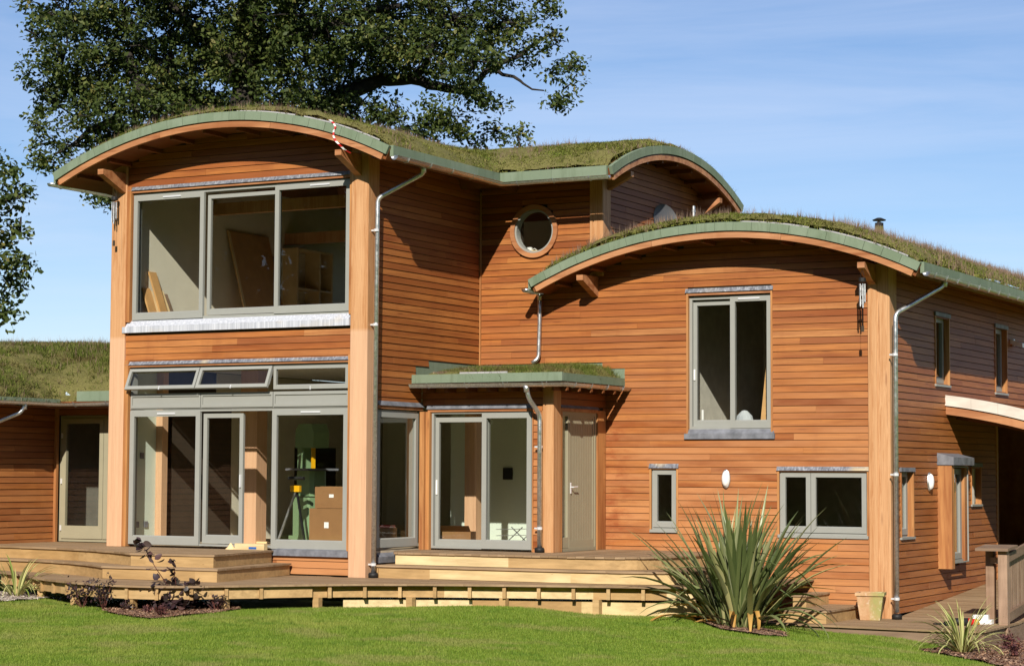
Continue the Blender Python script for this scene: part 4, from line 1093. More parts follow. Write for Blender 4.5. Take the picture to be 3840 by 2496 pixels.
turf('turf', -12.3, -4.72, -7.9, 7, zL, inL, .1, cw, rough=.05)

def blades(P, h, w, lean, per=3, seed=1, bend=.35):
    """P (n,3) roots -> triangles: per blades on every root"""
    r = np.random.default_rng(seed); n = len(P)*per; B = np.repeat(P, per, 0) + np.c_[r.normal(0, .35*w*8, (n, 2))*.5, np.zeros(n)]
    hh = np.repeat(h, per)*r.uniform(.6, 1.15, n); a = r.uniform(0, 2*np.pi, n); ln = r.normal(0, lean, n)*hh; ww = w*r.uniform(.7, 1.3, n)
    d = np.c_[np.cos(a), np.sin(a)]; p = np.c_[-d[:, 1], d[:, 0]]
    A = B.copy(); A[:, :2] -= p*ww[:, None]/2; C = B.copy(); C[:, :2] += p*ww[:, None]/2
    Tp = B.copy(); Tp[:, :2] += d*ln[:, None]; Tp[:, 2] += hh
    V = np.stack([A, C, Tp], 1).reshape(-1, 3); t = np.repeat(np.clip(r.normal(.45, .22, n), 0, 1), 3)
    return V, np.arange(len(V)).reshape(-1, 3), t
def scatter(n, x0, x1, y0, y1, inside, seed):
    r = np.random.default_rng(seed); X, Y = r.uniform(x0, x1, n), r.uniform(y0, y1, n); k = inside(X, Y); return X[k], Y[k]
def tufts(parent, zone, n, zf, inside, h, w, mat, seed, per=3, lean=.5, name='turf_plants'):
    X, Y = scatter(n, *zone, inside, seed); g = vnoise(X, Y, 1.3); r = np.random.default_rng(seed+5)
    P = np.c_[X, Y, zf(X, Y) - .01]; V, F, t = blades(P, h*(.5+.9*g)*r.uniform(.6, 1.3, len(X)), w, lean, per, seed)
    np_mesh(name, V, F, M[mat], parent, kind='stuff', attr=t)
upz = (AX0, FG, FA+.05, 8.25)
tufts(roofA, upz, 60000, zUp, lambda X, Y: inA(X, Y) | in2(X, Y), .038, .012, 'sedum', 21, per=3, lean=1.6)
tufts(roofA, upz, 5200, zUp, lambda X, Y: (inA(X, Y) | in2(X, Y)) & (vnoise(X, Y, .9) > .42), .11, .007, 'sedum_stalk', 22, per=4, lean=.35)
bz = (xB0, xB, FB+.05, 14)
tufts(roofB, bz, 70000, zBf, inB, .038, .012, 'sedum', 31, per=3, lean=1.6)
tufts(roofB, bz, 8500, zBf, lambda X, Y: inB(X, Y) & (vnoise(X, Y+5, .9) > .38), .15, .007, 'sedum_stalk', 32, per=4, lean=.35)
cz_ = (.36, 2.95, 1.37, 3.54)
tufts(cr, cz_, 5200, zCan, lambda X, Y: inC(X, Y) & ((X > 1.1) | (vnoise(X, Y, 3) > .6)), .075, .007, 'turf_grass', 41, per=4, lean=1.0)
tufts(cr, cz_, 2600, zCan, lambda X, Y: inC(X, Y) & (X < 1.5), .05, .012, 'sedum_stalk', 42, per=4, lean=.9)
lz = (-12.3, -4.72, -4, 7)
tufts(cw, lz, 45000, zL, inL, .085, .013, 'turf_grass', 51, per=3, lean=1.4)
tufts(cw, lz, 2600, zL, lambda X, Y: inL(X, Y), .17, .008, 'sedum_stalk', 52, per=3)
# perforated guards along the arch rims
for A, y, rf in ((RA, FA, roofA), (RB, FB, roofB)):
    Tm = lambda u, n, z: (u, n, z); tt = math.asin(A[3]/A[2])
    for a, b in ((.12, .45), (.5, .93)): arch(MB(), Tm, A, A[2]+.002, A[2]+.022, tt*a, tt*b, y+.05, y+.056, 14).build('gravel_guard', M['guard_grey'], rf)
# ------------------------------------------------------------------ beds and grass
def pip(X, Y, poly):
    P = np.array([(p[0], p[1]) for p in poly]); ins = np.zeros(X.shape, bool); j = len(P)-1
    for i in range(len(P)):
        c = ((P[i, 1] > Y) != (P[j, 1] > Y)) & (X < (P[j, 0]-P[i, 0])*(Y-P[i, 1])/(P[j, 1]-P[i, 1]+1e-12)+P[i, 0]); ins ^= c; j = i
    return ins
def on_ground(px, py):
    """where a photograph pixel meets the ground surface"""
    d = ray(px, py); t = 20.0
    for _ in range(60):
        p = CAM_POS + d*t; t += (p.z - gz1(p.x, p.y)) / max(1e-3, -d.z)*.6
    p = CAM_POS + d*t; return Vector((p.x, p.y, gz1(p.x, p.y)))
def bed(name, pix, mat, chips, chipmat, seed, size=.022, lift=.012):
    poly = [on_ground(*q) for q in pix]; poly = [(p.x, p.y) for p in poly]
    xs, ys = [p[0] for p in poly], [p[1] for p in poly]; s = .06
    X, Y = np.meshgrid(np.arange(min(xs)-s, max(xs)+s, s), np.arange(min(ys)-s, max(ys)+s, s)); ok = pip(X, Y, poly)
    Z = gz(X, Y) + lift + .03*vnoise(X, Y, 5); ix = np.arange(X.size).reshape(X.shape); c = ok[:-1, :-1] & ok[1:, 1:] & ok[1:, :-1] & ok[:-1, 1:]
    F = np.stack([ix[:-1, :-1], ix[:-1, 1:], ix[1:, 1:], ix[1:, :-1]], -1)[c]
    if len(F) == 0: return poly
    struct(np_mesh(name, np.stack([X, Y, Z], -1).reshape(-1, 3), F, M[mat], smooth=True))
    r = np.random.default_rng(seed); x, y = r.uniform(min(xs), max(xs), chips), r.uniform(min(ys), max(ys), chips); k = pip(x, y, poly); x, y = x[k], y[k]; n = len(x)
    a = r.uniform(0, 6.28, n); L = size*r.uniform(.5, 1.4, n); Wd = L*r.uniform(.3, .8, n); d = np.c_[np.cos(a), np.sin(a)]; p = np.c_[-d[:, 1], d[:, 0]]
    c0 = np.c_[x, y, gz(x, y)+lift+.03*vnoise(x, y, 5)+.006]; tl = r.normal(0, .35, (n, 2)); V = []
    for s1, s2 in ((-1, -1), (1, -1), (1, 1), (-1, 1)):
        q = c0.copy(); q[:, :2] += d*(s1*L/2)[:, None] + p*(s2*Wd/2)[:, None]; q[:, 2] += s1*tl[:, 0]*L*.5 + s2*tl[:, 1]*Wd*.5; V.append(q)
    np_mesh('loose_chips', np.stack(V, 1).reshape(-1, 3), np.arange(4*n).reshape(-1, 4), M[chipmat], kind='stuff', attr=np.repeat(r.random(n), 4)).data
    o = COL.objects[-1] if False else bpy.data.objects[sorted([o.name for o in bpy.data.objects if o.name.startswith('loose_chips')])[-1]]
    o['label'] = {'mulch': 'scattered bark chips on the planting bed', 'gravel': 'loose pale pebbles beside the lawn'}[mat]; o['category'] = {'mulch': 'bark chips', 'gravel': 'pebbles'}[mat]
    return poly
foliage('chip_bark', [(0, (.06, .025, .016, 1)), (.5, (.19, .095, .055, 1)), (1, (.45, .29, .18, 1))], trans=0, rough=.9)
foliage('chip_stone', [(0, (.22, .17, .13, 1)), (.5, (.42, .35, .28, 1)), (1, (.66, .60, .52, 1))], trans=0, rough=.9)
B1 = bed('flower_bed', [(380, 2296), (470, 2312), (560, 2322), (700, 2312), (830, 2298), (905, 2288), (900, 2272), (760, 2262), (560, 2258), (420, 2276)], 'mulch', 9000, 'chip_bark', 3)
B2 = bed('gravel_bed', [(-150, 2270), (0, 2258), (110, 2252), (195, 2245), (150, 2228), (0, 2220), (-150, 2224)], 'gravel', 5000, 'chip_stone', 4, size=.03)
B3 = bed('flower_bed', [(3440, 2440), (3560, 2462), (3700, 2490), (3850, 2530), (3960, 2500), (3960, 2380), (3800, 2390), (3740, 2420), (3560, 2425)], 'mulch', 9000, 'chip_bark', 5, size=.03)
B4 = bed('flower_bed', [(2600, 2330), (2700, 2362), (2850, 2385), (2960, 2392), (2960, 2376), (2800, 2350), (2650, 2318)], 'mulch', 2500, 'chip_bark', 6)

lowpoly = [(p.x, p.y) for p in low] + [(6.2, 3.5), (-5.6, 1)]
landpoly = [(5.6, 1.84), (9.10, 1.66), (9.29, 1.95), (9.3, 9), (5.6, 9)]
def grass_ok(X, Y):
    ok = ~pip(X, Y, [(p.x, p.y) for p in offset(low, .1)] + [(6.2, 3.5), (-5.6, 1)]) & ~pip(X, Y, landpoly)
    for b in (B1, B2, B3, B4): ok &= ~pip(X, Y, b)
    return ok
r = np.random.default_rng(77); n = 2900000
X, Y = r.uniform(-14, 16, n), r.uniform(-18, 3.5, n); Z = gz(X, Y)
D = np.c_[X, Y, Z] - np.array(CAM_POS); dep = D @ np.array(_f); u = 1920 + FPX*(D @ np.array(_r2))/dep; v = 1248 + FPX*(D @ np.array(_d2))/dep
k = (u > -1400) & (u < 5000) & (v < 3300) & (((u > -80) & (u < 3920) & (v < 2570)) | (r.random(n) < .45)); X, Y, Z = X[k], Y[k], Z[k]; k = grass_ok(X, Y); X, Y, Z = X[k], Y[k], Z[k]
g = vnoise(X, Y, .8)
V, Fc, t = blades(np.c_[X, Y, Z-.004], (.026 + .016*g)*np.random.default_rng(3).uniform(.7, 1.3, len(X)), .0075, .45, 1, 78)
gr = np_mesh('grass', V, Fc, M['grass'], kind='stuff', attr=t)
gr['label'] = 'short bright green mown grass of the lawn'; gr['category'] = 'grass'

# ------------------------------------------------------------------ trees
def leaf_cloud(C, R, n_per, size, seed, flat=.75):
    """leaf diamonds around clump centres C (m,3) with radii R"""
    r = np.random.default_rng(seed); m = len(C); n = m*n_per
    d = r.normal(0, 1, (n, 3)); d /= np.linalg.norm(d, axis=1)[:, None]; rad = r.random(n)**.5
    O = np.repeat(C, n_per, 0) + d*(rad*np.repeat(R, n_per))[:, None]*np.array([1, 1, flat])
    nn = r.normal(0, .75, (n, 3)) + d*.3 + np.array([0, 0, .55]) + np.array(SUN_DIR)*.25; nn /= np.linalg.norm(nn, axis=1)[:, None]
    t = np.cross(nn, r.normal(0, 1, (n, 3))); t /= np.linalg.norm(t, axis=1)[:, None]; b = np.cross(nn, t)
    L = (size*r.uniform(.6, 1.35, n))[:, None]; Wd = L*r.uniform(.42, .62, n)[:, None]
    V = np.stack([O - t*L*.5, O + b*Wd*.5 + t*L*.08 - nn*L*.05, O + t*L*.5 - nn*L*.12, O - b*Wd*.5 + t*L*.08 - nn*L*.05], 1).reshape(-1, 3)
    tint = np.clip(np.repeat(r.normal(.45, .16, m), n_per) + r.normal(0, .2, n), 0, 1)
    return V, np.arange(4*n).reshape(-1, 4), np.repeat(tint, 4)
def tree(name, label, depth, lobes, base, limbs, seed, size=.15, n_per=34, group=None, dens=1.0):
    r = np.random.default_rng(seed); s = depth/FPX
    t = thing(name, label, 'tree', base, 0, group); bo = np.array(base)
    C, R, twig = [], [], MB()
    P3 = lambda px, py, dd=0: np.array(CAM_POS + ray(px, py)*(depth+dd))
    for (px, py, pr, k) in lobes:
        rad = pr*s; c0 = P3(px, py, r.uniform(-.35, .35)*rad*3)
        n = max(3, int(k*dens*6.5*(rad/.62)**2.0))
        for _ in range(n):
            d = r.normal(0, 1, 3); d /= np.linalg.norm(d); c = c0 + d*rad*r.uniform(.35, 1.0)*np.array([1, 1.2, .85]); C.append(c); R.append(r.uniform(.28, .5))
            if r.random() < .5:
                m = (c0 + c)/2 + r.normal(0, .12, 3); twig.tube([tuple(c0-bo), tuple(m-bo), tuple(c-bo)], [.035, .022, .008], 5, False)
    C = np.array(C); V, F, tint = leaf_cloud(C, np.array(R), n_per, size, seed+1)
    np_mesh('crown', V-bo, F, M['oak_leaf'], t, attr=tint)
    twig.build('twigs', M['bark'], t, kind='stuff')
    for pts, rr in limbs:
        q = [tuple(P3(*p)-bo) if len(p) < 4 else p[:3] for p in pts]
        # wobble between points
        w = MB(); pp, rads = [], []
        for i in range(len(q)-1):
            for f in np.linspace(0, 1, 4)[:-1]:
                a = np.array(q[i])*(1-f) + np.array(q[i+1])*f; pp.append(tuple(a + r.normal(0, .05, 3))); rads.append(rr[0] + (rr[1]-rr[0])*(i+f)/(len(q)-1))
        pp.append(q[-1]); rads.append(rr[1]); w.tube(pp, rads, 8); w.build('limb', M['bark'], t, smooth=True)
    return t
oakb = CAM_POS + ray(880, 1500)*58; oakb = (oakb.x, oakb.y, gz1(oakb.x, oakb.y))
lob = []
for px, py, pr, k in [(250, 60, 170, 1), (450, 40, 200, 1), (700, 60, 220, 1), (950, 50, 220, 1), (1200, 60, 230, 1), (1450, 60, 220, 1), (1700, 70, 210, 1), (1890, 80, 150, .8),
        (240, 210, 140, .9), (420, 230, 200, 1), (650, 230, 220, 1), (900, 240, 220, 1), (1150, 220, 200, 1), (1380, 180, 160, 1), (1600, 180, 150, .9), (1780, 230, 140, .8),
        (210, 390, 120, .8), (380, 420, 160, .9), (600, 400, 170, .9), (820, 380, 150, 1), (1060, 380, 160, 1), (1200, 400, 130, 1), (1300, 440, 110, .9), (1280, 330, 110, .9), (1180, 480, 110, .9), (980, 440, 130, 1), (700, 430, 150, 1), (1420, 470, 90, .9), (1350, 390, 80, .9), (1250, 470, 90, 1), (1500, 250, 90, .9), (1680, 300, 70, .6), (1480, 420, 80, .5), (1600, 460, 80, .7), (1760, 540, 70, .7), (1560, 540, 70, .7), (320, 330, 130, 1), (500, 520, 120, .9), (1660, 420, 110, .7), (1800, 390, 100, .7), (1700, 500, 80, .6), (1500, 480, 80, .6), (1860, 490, 70, .6), (1940, 510, 60, .5),
        (2050, 50, 100, .4), (2090, 160, 75, .35), (2080, 260, 75, .35), (2120, 330, 55, .35), (2010, 150, 80, .4), (2140, 240, 40, .4), (1960, 210, 90, .4), (2090, 380, 40, .35),
        (190, 540, 70, .5), (300, 550, 100, .6), (200, 620, 40, .35), (140, 480, 40, .4), (420, 560, 100, .7), (150, 300, 60, .5), (140, 130, 60, .5), (260, 640, 45, .35), (360, 720, 30, .35), (420, 760, 25, .4), (150, 600, 25, .3),
        (300, -180, 220, .8), (650, -200, 260, .8), (1050, -220, 280, .8), (1450, -200, 260, .8), (1800, -160, 200, .7), (700, -480, 300, .6), (1200, -500, 320, .6), (1000, -760, 280, .5)]:
    lob.append((px, py, pr, k))
limbs = [([(0, 0, 0, 1), (880, 900), (900, 500), (930, 250)], (.6, .35)), ([(930, 560), (1180, 430), (1300, 345), (1420, 300), (1540, 292), (1640, 318), (1760, 340)], (.28, .10)), ([(1560, 300), (1600, 240), (1620, 160)], (.14, .06)),
         ([(900, 500), (700, 380), (520, 330), (480, 200)], (.3, .1)), ([(520, 360), (505, 470), (520, 560)], (.12, .05)), ([(930, 260), (1060, 120), (1100, -60)], (.35, .15)), ([(1060, 160), (1300, 60), (1500, 20)], (.2, .07)), ([(920, 300), (760, 120), (640, 20)], (.3, .1)),
         ([(1760, 330), (1860, 250), (1960, 200), (2080, 120)], (.1, .03)), ([(1860, 270), (1950, 300), (2040, 340)], (.06, .02)), ([(930, 250), (960, -200), (1000, -500)], (.45, .15)), ([(480, 420), (330, 500), (200, 580)], (.12, .03))]
tree('oak_tree', 'broad dark-leaved oak rising behind the curved turf roof', 56, lob, oakb, limbs, 101, size=.14, n_per=60, dens=1.6)
tb = CAM_POS + ray(-420, 1500)*47; tb = (tb.x, tb.y, gz1(tb.x, tb.y))
tree('oak_tree', 'oak at the end of the low wing, its branches hanging over the low turf roof', 46,
     [(0, 650, 60, .8), (-90, 620, 90, .8), (60, 720, 40, .6), (20, 800, 80, .8), (75, 870, 40, .6), (20, 930, 80, .8), (85, 980, 40, .6), (30, 1040, 70, .7), (-10, 1110, 80, .7), (15, 1170, 40, .6), (-150, 750, 160, .8), (-150, 1000, 160, .8), (-320, 500, 250, .7), (-350, 850, 250, .7), (-450, 200, 300, .5)],
     tb, [([(0, 0, 0, 1), (-420, 1000), (-380, 600)], (.4, .25)), ([(-380, 800), (-150, 760), (60, 740)], (.15, .03)), ([(-380, 1000), (-150, 980), (60, 1010)], (.15, .03))], 131, size=.15, n_per=48, dens=1.3)

# the wood across the lawn, seen only in the window glass; raised tall to keep sky light off the walls
r = np.random.default_rng(17); C_ = []
for k in range(5200):
    a = r.uniform(math.radians(195), math.radians(345)); dist = r.uniform(60, 92); x, y = dist*math.cos(a), dist*math.sin(a)
    C_.append((x, y, gz1(x, y) + r.uniform(0, 23)*(.8 + .2*math.sin(a*17))))
Vw, Fw, tw = leaf_cloud(np.array(C_), np.full(len(C_), 2.4), 45, .9, 18)
wd_ = np_mesh('woodland', Vw, Fw, M['oak_leaf'], kind='stuff', attr=tw); wd_['label'] = 'dark woodland across the lawn, mirrored in the window glass'; wd_['category'] = 'woodland'

# ------------------------------------------------------------------ sword-leaved plants
def sword(L, w, e0, droop, az, kink=None, seg=9, fold=.28, twist=0.):
    """one strap leaf as verts/faces from the origin"""
    V, F = [], []; p = np.zeros(3); e = e0; d = np.array([math.cos(az), math.sin(az)]); sd = np.array([-d[1], d[0], 0])
    for k in range(seg+1):
        f = k/seg; wd = w*(.55 + .45*min(1, f*3))*(1 if f < .55 else max(.03, 1-((f-.55)/.45)**1.6))
        up = np.array([-d[0]*math.sin(e), -d[1]*math.sin(e), math.cos(e)]); tw = twist*f; s_ = sd*math.cos(tw) + up*math.sin(tw)
        V += [tuple(p + s_*wd/2 + up*wd*fold), tuple(p), tuple(p - s_*wd/2 + up*wd*fold)]
        if k < seg:
            a = 3*k; F += [(a, a+1, a+4, a+3), (a+1, a+2, a+5, a+4)]
            e -= droop*(.4 + 1.6*f)/seg
            if kink and f <= kink[0] < f + 1/seg: e -= kink[1]
            p = p + np.array([d[0]*math.cos(e), d[1]*math.cos(e), math.sin(e)])*L/seg
    return V, F
def add_leaf(parent, V, F, mat, tint, off=(0, 0, 0)):
    V = np.array(V) + np.array(off); return np_mesh('leaf', V, np.array(F), M[mat], parent, smooth=True, attr=np.full(len(V), tint) if np.isscalar(tint) else tint)
r = np.random.default_rng(5)
b = Vector((6.12, .62, 0)); b.z = gz1(b.x, b.y)
ph = thing('flax_plant', 'big grey-green flax with tall sword leaves at the lawn edge', 'plant', b)
for k in range(195):
    az = r.uniform(0, 2*math.pi); u_ = r.random()
    spread = u_**.75; L = r.uniform(1.3, 2.15)*(1 - .12*spread); e0 = math.radians(89 - 36*spread + r.normal(0, 3)); droop = r.uniform(.05, .35) + .8*spread**3*r.random()
    if k % 12 == 0: e0 = math.radians(r.uniform(28, 50)); droop = r.uniform(.9, 1.7); L = r.uniform(1.2, 1.7)
    kink = (r.uniform(.5, .75), r.uniform(.8, 1.8)) if r.random() < .12 else None
    V, F = sword(L, r.uniform(.05, .09), e0, droop, az, kink, twist=r.normal(0, .5)); o = (.22*math.cos(az)*spread + r.normal(0, .10), .18*math.sin(az)*spread + r.normal(0, .08), -.02)
    dead = (k % 24 == 0); add_leaf(ph, V, F, 'phormium_dead' if dead else 'phormium', float(np.clip(r.uniform(0, 1), 0, 1)), o)
# leaves that the photograph shows singly
for az, L, e, dr, kk, mt in ((.35, 1.5, .75, .35, (.62, .5), 'phormium_dead'), (.2, 1.45, .60, 1.3, None, 'phormium'), (-.1, 1.6, .62, 1.7, None, 'phormium'), (3.3, 1.5, .35, 1.2, None, 'phormium'), (3.6, 1.35, .5, 1.6, None, 'phormium'),
                            (3.0, 1.0, .15, .5, None, 'phormium_dead'), (3.5, .9, .1, .35, None, 'phormium_dead'), (4.0, .75, .4, 1.2, None, 'phormium_dead'), (5.0, .7, .9, 2.2, (.5, .7), 'phormium_dead'), (5.6, .9, .9, 2.1, (.6, .9), 'phormium_dead'), (3.15, 1.2, 1.25, .2, (.55, 1.5), 'phormium')):
    V, F = sword(L, .07, e, dr, az, kk); add_leaf(ph, V, F, mt, .55, (.15*math.cos(az), .12*math.sin(az), .05))
def strap_plant(px, py, label, n, L0, seed, w=.024, spread=1.0):
    g = on_ground(px, py); r = np.random.default_rng(seed); t = thing('striped_flax', label, 'plant', g)
    for k in range(n):
        az = r.uniform(0, 6.28); u_ = r.random()**.8; V, F = sword(L0*r.uniform(.7, 1.15), w*r.uniform(.8, 1.3), math.radians(86-48*u_*spread), r.uniform(.2, 1.0)+1.5*u_*u_, az, seg=7)
        tint = np.tile([1., .3, 1.], len(V)//3) if r.random() < .6 else np.full(len(V), float(r.uniform(.1, .9)))
        add_leaf(t, V, F, 'variegated', tint, (.06*math.cos(az), .06*math.sin(az), 0))
    return t
strap_plant(60, 2238, 'small yellow-striped flax beside the curved steps', 46, .78, 61, spread=.8)
strap_plant(3610, 2452, 'small yellow-striped flax at the foot of the ramp landing', 85, .80, 62, w=.022)

# ------------------------------------------------------------------ purple shrubs
def oval(L, w, az, pitch, roll, seg=5):
    V, F = [], []; d = np.array([math.cos(az)*math.cos(pitch), math.sin(az)*math.cos(pitch), math.sin(pitch)]); s0 = np.array([-math.sin(az), math.cos(az), 0]); u = np.cross(d, s0)
    s_ = s0*math.cos(roll) + u*math.sin(roll); nn = np.cross(s_, d)
    for k in range(seg+1):
        f = k/seg; wd = w*math.sin(math.pi*min(max(f*.97+.02, 0), 1))**.75; p = d*L*f - nn*L*.18*f*f
        V += [tuple(p + s_*wd/2 + nn*wd*.12), tuple(p), tuple(p - s_*wd/2 + nn*wd*.12)]
        if k < seg: a = 3*k; F += [(a, a+1, a+4, a+3), (a+1, a+2, a+5, a+4)]
    return V, F
def smoke_bush():
    g = on_ground(690, 2292); t = thing('smoke_bush', 'young purple-leaved smoke bush in front of the steps', 'shrub', g); r = np.random.default_rng(9)
    def loc(px, py, dd=0):  # a pixel at the bush's own distance
        dep = (g - CAM_POS).dot(_f); return np.array(CAM_POS + ray(px, py)*(dep+dd) - g)
    stems = [[(690, 2290), (640, 2210), (585, 2130), (545, 2060), (520, 2030)], [(690, 2290), (665, 2220), (655, 2160), (650, 2100)], [(690, 2290), (705, 2230), (725, 2190)], [(690, 2290), (620, 2240), (560, 2210)], [(690, 2290), (700, 2240), (745, 2215)], [(690, 2290), (640, 2250), (600, 2245)]]
    for st in stems:
        pts = [loc(px, py, r.normal(0, .05)) for px, py in st]; MB().tube([tuple(p) for p in pts], list(np.linspace(.009, .003, len(pts))), 5).build('stem', M['stem_red'], t)
        n = 16 + 5*len(st)
        for k in range(n):
            f = (r.random()**.8)*(len(pts)-1); i = min(int(f), len(pts)-2); p = pts[i]*(1-(f-i)) + pts[i+1]*(f-i)
            V, F = oval(r.uniform(.09, .14), r.uniform(.065, .10), r.uniform(0, 6.28), r.normal(.1, .5), r.normal(0, .7)); add_leaf(t, V, F, 'purple_leaf', float(np.clip(r.normal(.5, .3), 0, 1)), p + r.normal(0, .025, 3))
    for k in range(60):
        p = loc(r.uniform(560, 760), r.uniform(2185, 2290), r.normal(0, .12)); V, F = oval(r.uniform(.08, .125), r.uniform(.06, .09), r.uniform(0, 6.28), r.normal(.1, .5), r.normal(0, .7)); add_leaf(t, V, F, 'purple_leaf', float(np.clip(r.normal(.5, .3), 0, 1)), p)
smoke_bush()
def low_shrub(px, py, wpx, hpx, label, n, mat, seed, size=.035, name='low_shrub', group=None):
    g = on_ground(px, py); r = np.random.default_rng(seed); t = thing(name, label, 'shrub', g, 0, group); sc = (g-CAM_POS).dot(_f)/FPX; W, Hh = wpx*sc/2, hpx*sc
    VV, FF, TT, o = [], [], [], 0
    st = MB(); heads = []
    for k in range(9):
        a = r.uniform(0, 6.28); q = (W*.8*math.cos(a)*r.random()**.5, W*.8*math.sin(a)*r.random()**.5, Hh*r.uniform(.45, .95)); st.tube([(0, 0, -.02), (q[0]*.6, q[1]*.6, q[2]*.5), q], [.008, .006, .004], 5); heads.append(q)
    st.build('stems', M['stem_red'], t)
    for k in range(n):
        h = heads[r.integers(len(heads))]; p = np.array(h) + r.normal(0, 1, 3)*np.array([W*.22, W*.22, Hh*.16]); V, F = oval(size*r.uniform(.7, 1.5), size*.6*r.uniform(.7, 1.4), r.uniform(0, 6.28), r.normal(.2, .6), r.normal(0, .6), 3)
        VV.append(np.array(V)+p); FF.append(np.array(F)+o); o += len(V); TT.append(np.full(len(V), np.clip(r.normal(.5, .3), 0, 1)))
    np_mesh('foliage', np.concatenate(VV), np.concatenate(FF), M[mat], t, smooth=True, attr=np.concatenate(TT), kind='stuff')
    return t
low_shrub(310, 2278, 130, 95, 'low purple-black shrub under the curved deck edge', 330, 'purple_leaf', 71, .045)
low_shrub(390, 2288, 90, 110, 'dark purple shrub between the deck edge and the bark bed', 240, 'purple_leaf', 72, .042)
low_shrub(480, 2292, 60, 36, 'small grey-purple plant on the bark bed behind the red ones', 110, 'purple_leaf', 73, .04)
low_shrub(812, 2290, 80, 50, 'small dusky plant at the end of the bark bed', 130, 'purple_leaf', 74, .04)
low_shrub(548, 2302, 50, 28, 'tiny russet heuchera on the bark bed', 90, 'heuchera', 75, .035)
low_shrub(598, 2312, 62, 34, 'low red-leaved heuchera at the front of the bark bed', 130, 'heuchera', 76, .04)
low_shrub(3775, 2440, 70, 62, 'purple heuchera by the ramp balustrade post', 150, 'heuchera', 77, .045)
low_shrub(3812, 2470, 60, 55, 'purple heuchera at the corner of the right-hand bed', 130, 'heuchera', 78, .045)
low_shrub(160, 2240, 70, 40, 'small green tuft beside the striped flax', 90, 'variegated', 79, .05)
# ------------------------------------------------------------------ things in and around the house
# terracotta pot
t = thing('plant_pot', 'square tapered terracotta pot stained green at the foot of the corner post', 'pot', (7.24, 3.12, -.553), math.radians(14))
def frus(a, b, z0, z1):
    return [(-a, -a, z0), (a, -a, z0), (a, a, z0), (-a, a, z0), (-b, -b, z1), (b, -b, z1), (b, b, z1), (-b, b, z1)]
MB().hexa(frus(.145, .195, 0, .36)).build('body', M['terracotta'], t)
rimm = MB(); 
for a0, a1, b0, b1 in ((-.215, .215, -.215, -.165), (-.215, .215, .165, .215), (-.215, -.165, -.165, .165), (.165, .215, -.165, .165)): rimm.box(a0, a1, b0, b1, .361, .405)
rimm.build('rim', M['terracotta'], t); MB().box(-.165, .165, -.165, .165, .361, .375).build('soil', M['mulch'], t)
# wind chimes
def chime(loc, label, L=.42):
    t = thing('wind_chime', label, 'wind chime', loc); n = 6
    MB().tube([(0, 0, 0), (-.035, 0, -.14)], .003, 4).tube([(0, 0, 0), (.035, 0, -.14)], .003, 4).build('cord', M['black_rubber'], t)
    MB().lathe([(.052, -.20), (.055, -.19), (.055, -.15), (.05, -.14)], (0, 0, 0), 16).build('top_plate', M['black_rubber'], t)
    for k in range(n):
        a = 2*math.pi*k/n; x, y = .04*math.cos(a), .04*math.sin(a); l = L*(.75 + .05*k); MB().tube([(x, y, -.23), (x, y, -.23-l)], .0115, 8).build('pipe', M['galvanised'], t)
    MB().tube([(0, 0, -.2), (0, 0, -.86)], .002, 4).build('cord', M['black_rubber'], t); MB().box(-.022, .022, -.006, .006, -.95, -.86).build('sail', M['shadow_timber'], t); MB().lathe([(.03, -.43), (.03, -.41)], (0, 0, 0), 12).build('striker', M['shadow_timber'], t)
chime((7.17, 3.03, 4.68), 'metal wind chime hung from the bracket over the pot', .36)
chime((-4.53, -.13, 6.22), 'metal wind chime hung from the bracket of the tall bay', .36)
# satellite dish on the rear gable
c = at(2500, 835, 'X', 2.74); t = thing('satellite_dish', 'grey satellite dish on the shaded rear gable', 'satellite dish', (2.60, c.y, c.z-.1))
n, mb = 24, MB(); ax = Vector((.80, -.45, .25)).normalized(); ux = Vector((.45, .8, 0)).normalized(); uy = ax.cross(ux)
for rr, dd in ((.02, -.05), (.12, -.043), (.22, -.022), (.30, .008), (.31, .018)):
    for k in range(n): mb.v.append(tuple(Vector((.14, -.04, .1)) + ux*.85*rr*math.cos(2*math.pi*k/n) + uy*rr*1.08*math.sin(2*math.pi*k/n) + ax*dd))
for j in range(4):
    for k in range(n): mb.f.append((j*n+k, j*n+(k+1) % n, (j+1)*n+(k+1) % n, (j+1)*n+k))
mb.f.append(tuple(range(n))); plain('dish_grey', (.07, .073, .08, 1), .5); mb.build('dish', M['dish_grey'], t, smooth=True)
MB().tube([(0, 0, -.15), (.08, -.01, -.15), (.12, -.03, .06)], .018, 8).build('mount_arm', M['galvanised'], t)
MB().tube([(.16, -.06, -.2), (.42, -.24, -.08)], .01, 6).box(.40, .46, -.28, -.22, -.11, -.04).build('feed_arm', M['dish_grey'], t)
q = at(2601, 800, 'X', 2.75); t = thing('vent_pipe', 'short galvanised pipe standing up from the turf beside the dish', 'pipe', (q.x, q.y, 5.55)); MB().tube([(0, 0, 0), (0, 0, q.z+.13-5.55)], .028, 10).build('pipe', M['galvanised'], t); MB().lathe([(.036, q.z+.02-5.55), (.036, q.z+.06-5.55)], (0, 0, 0), 12).build('collar', M['galvanised'], t)
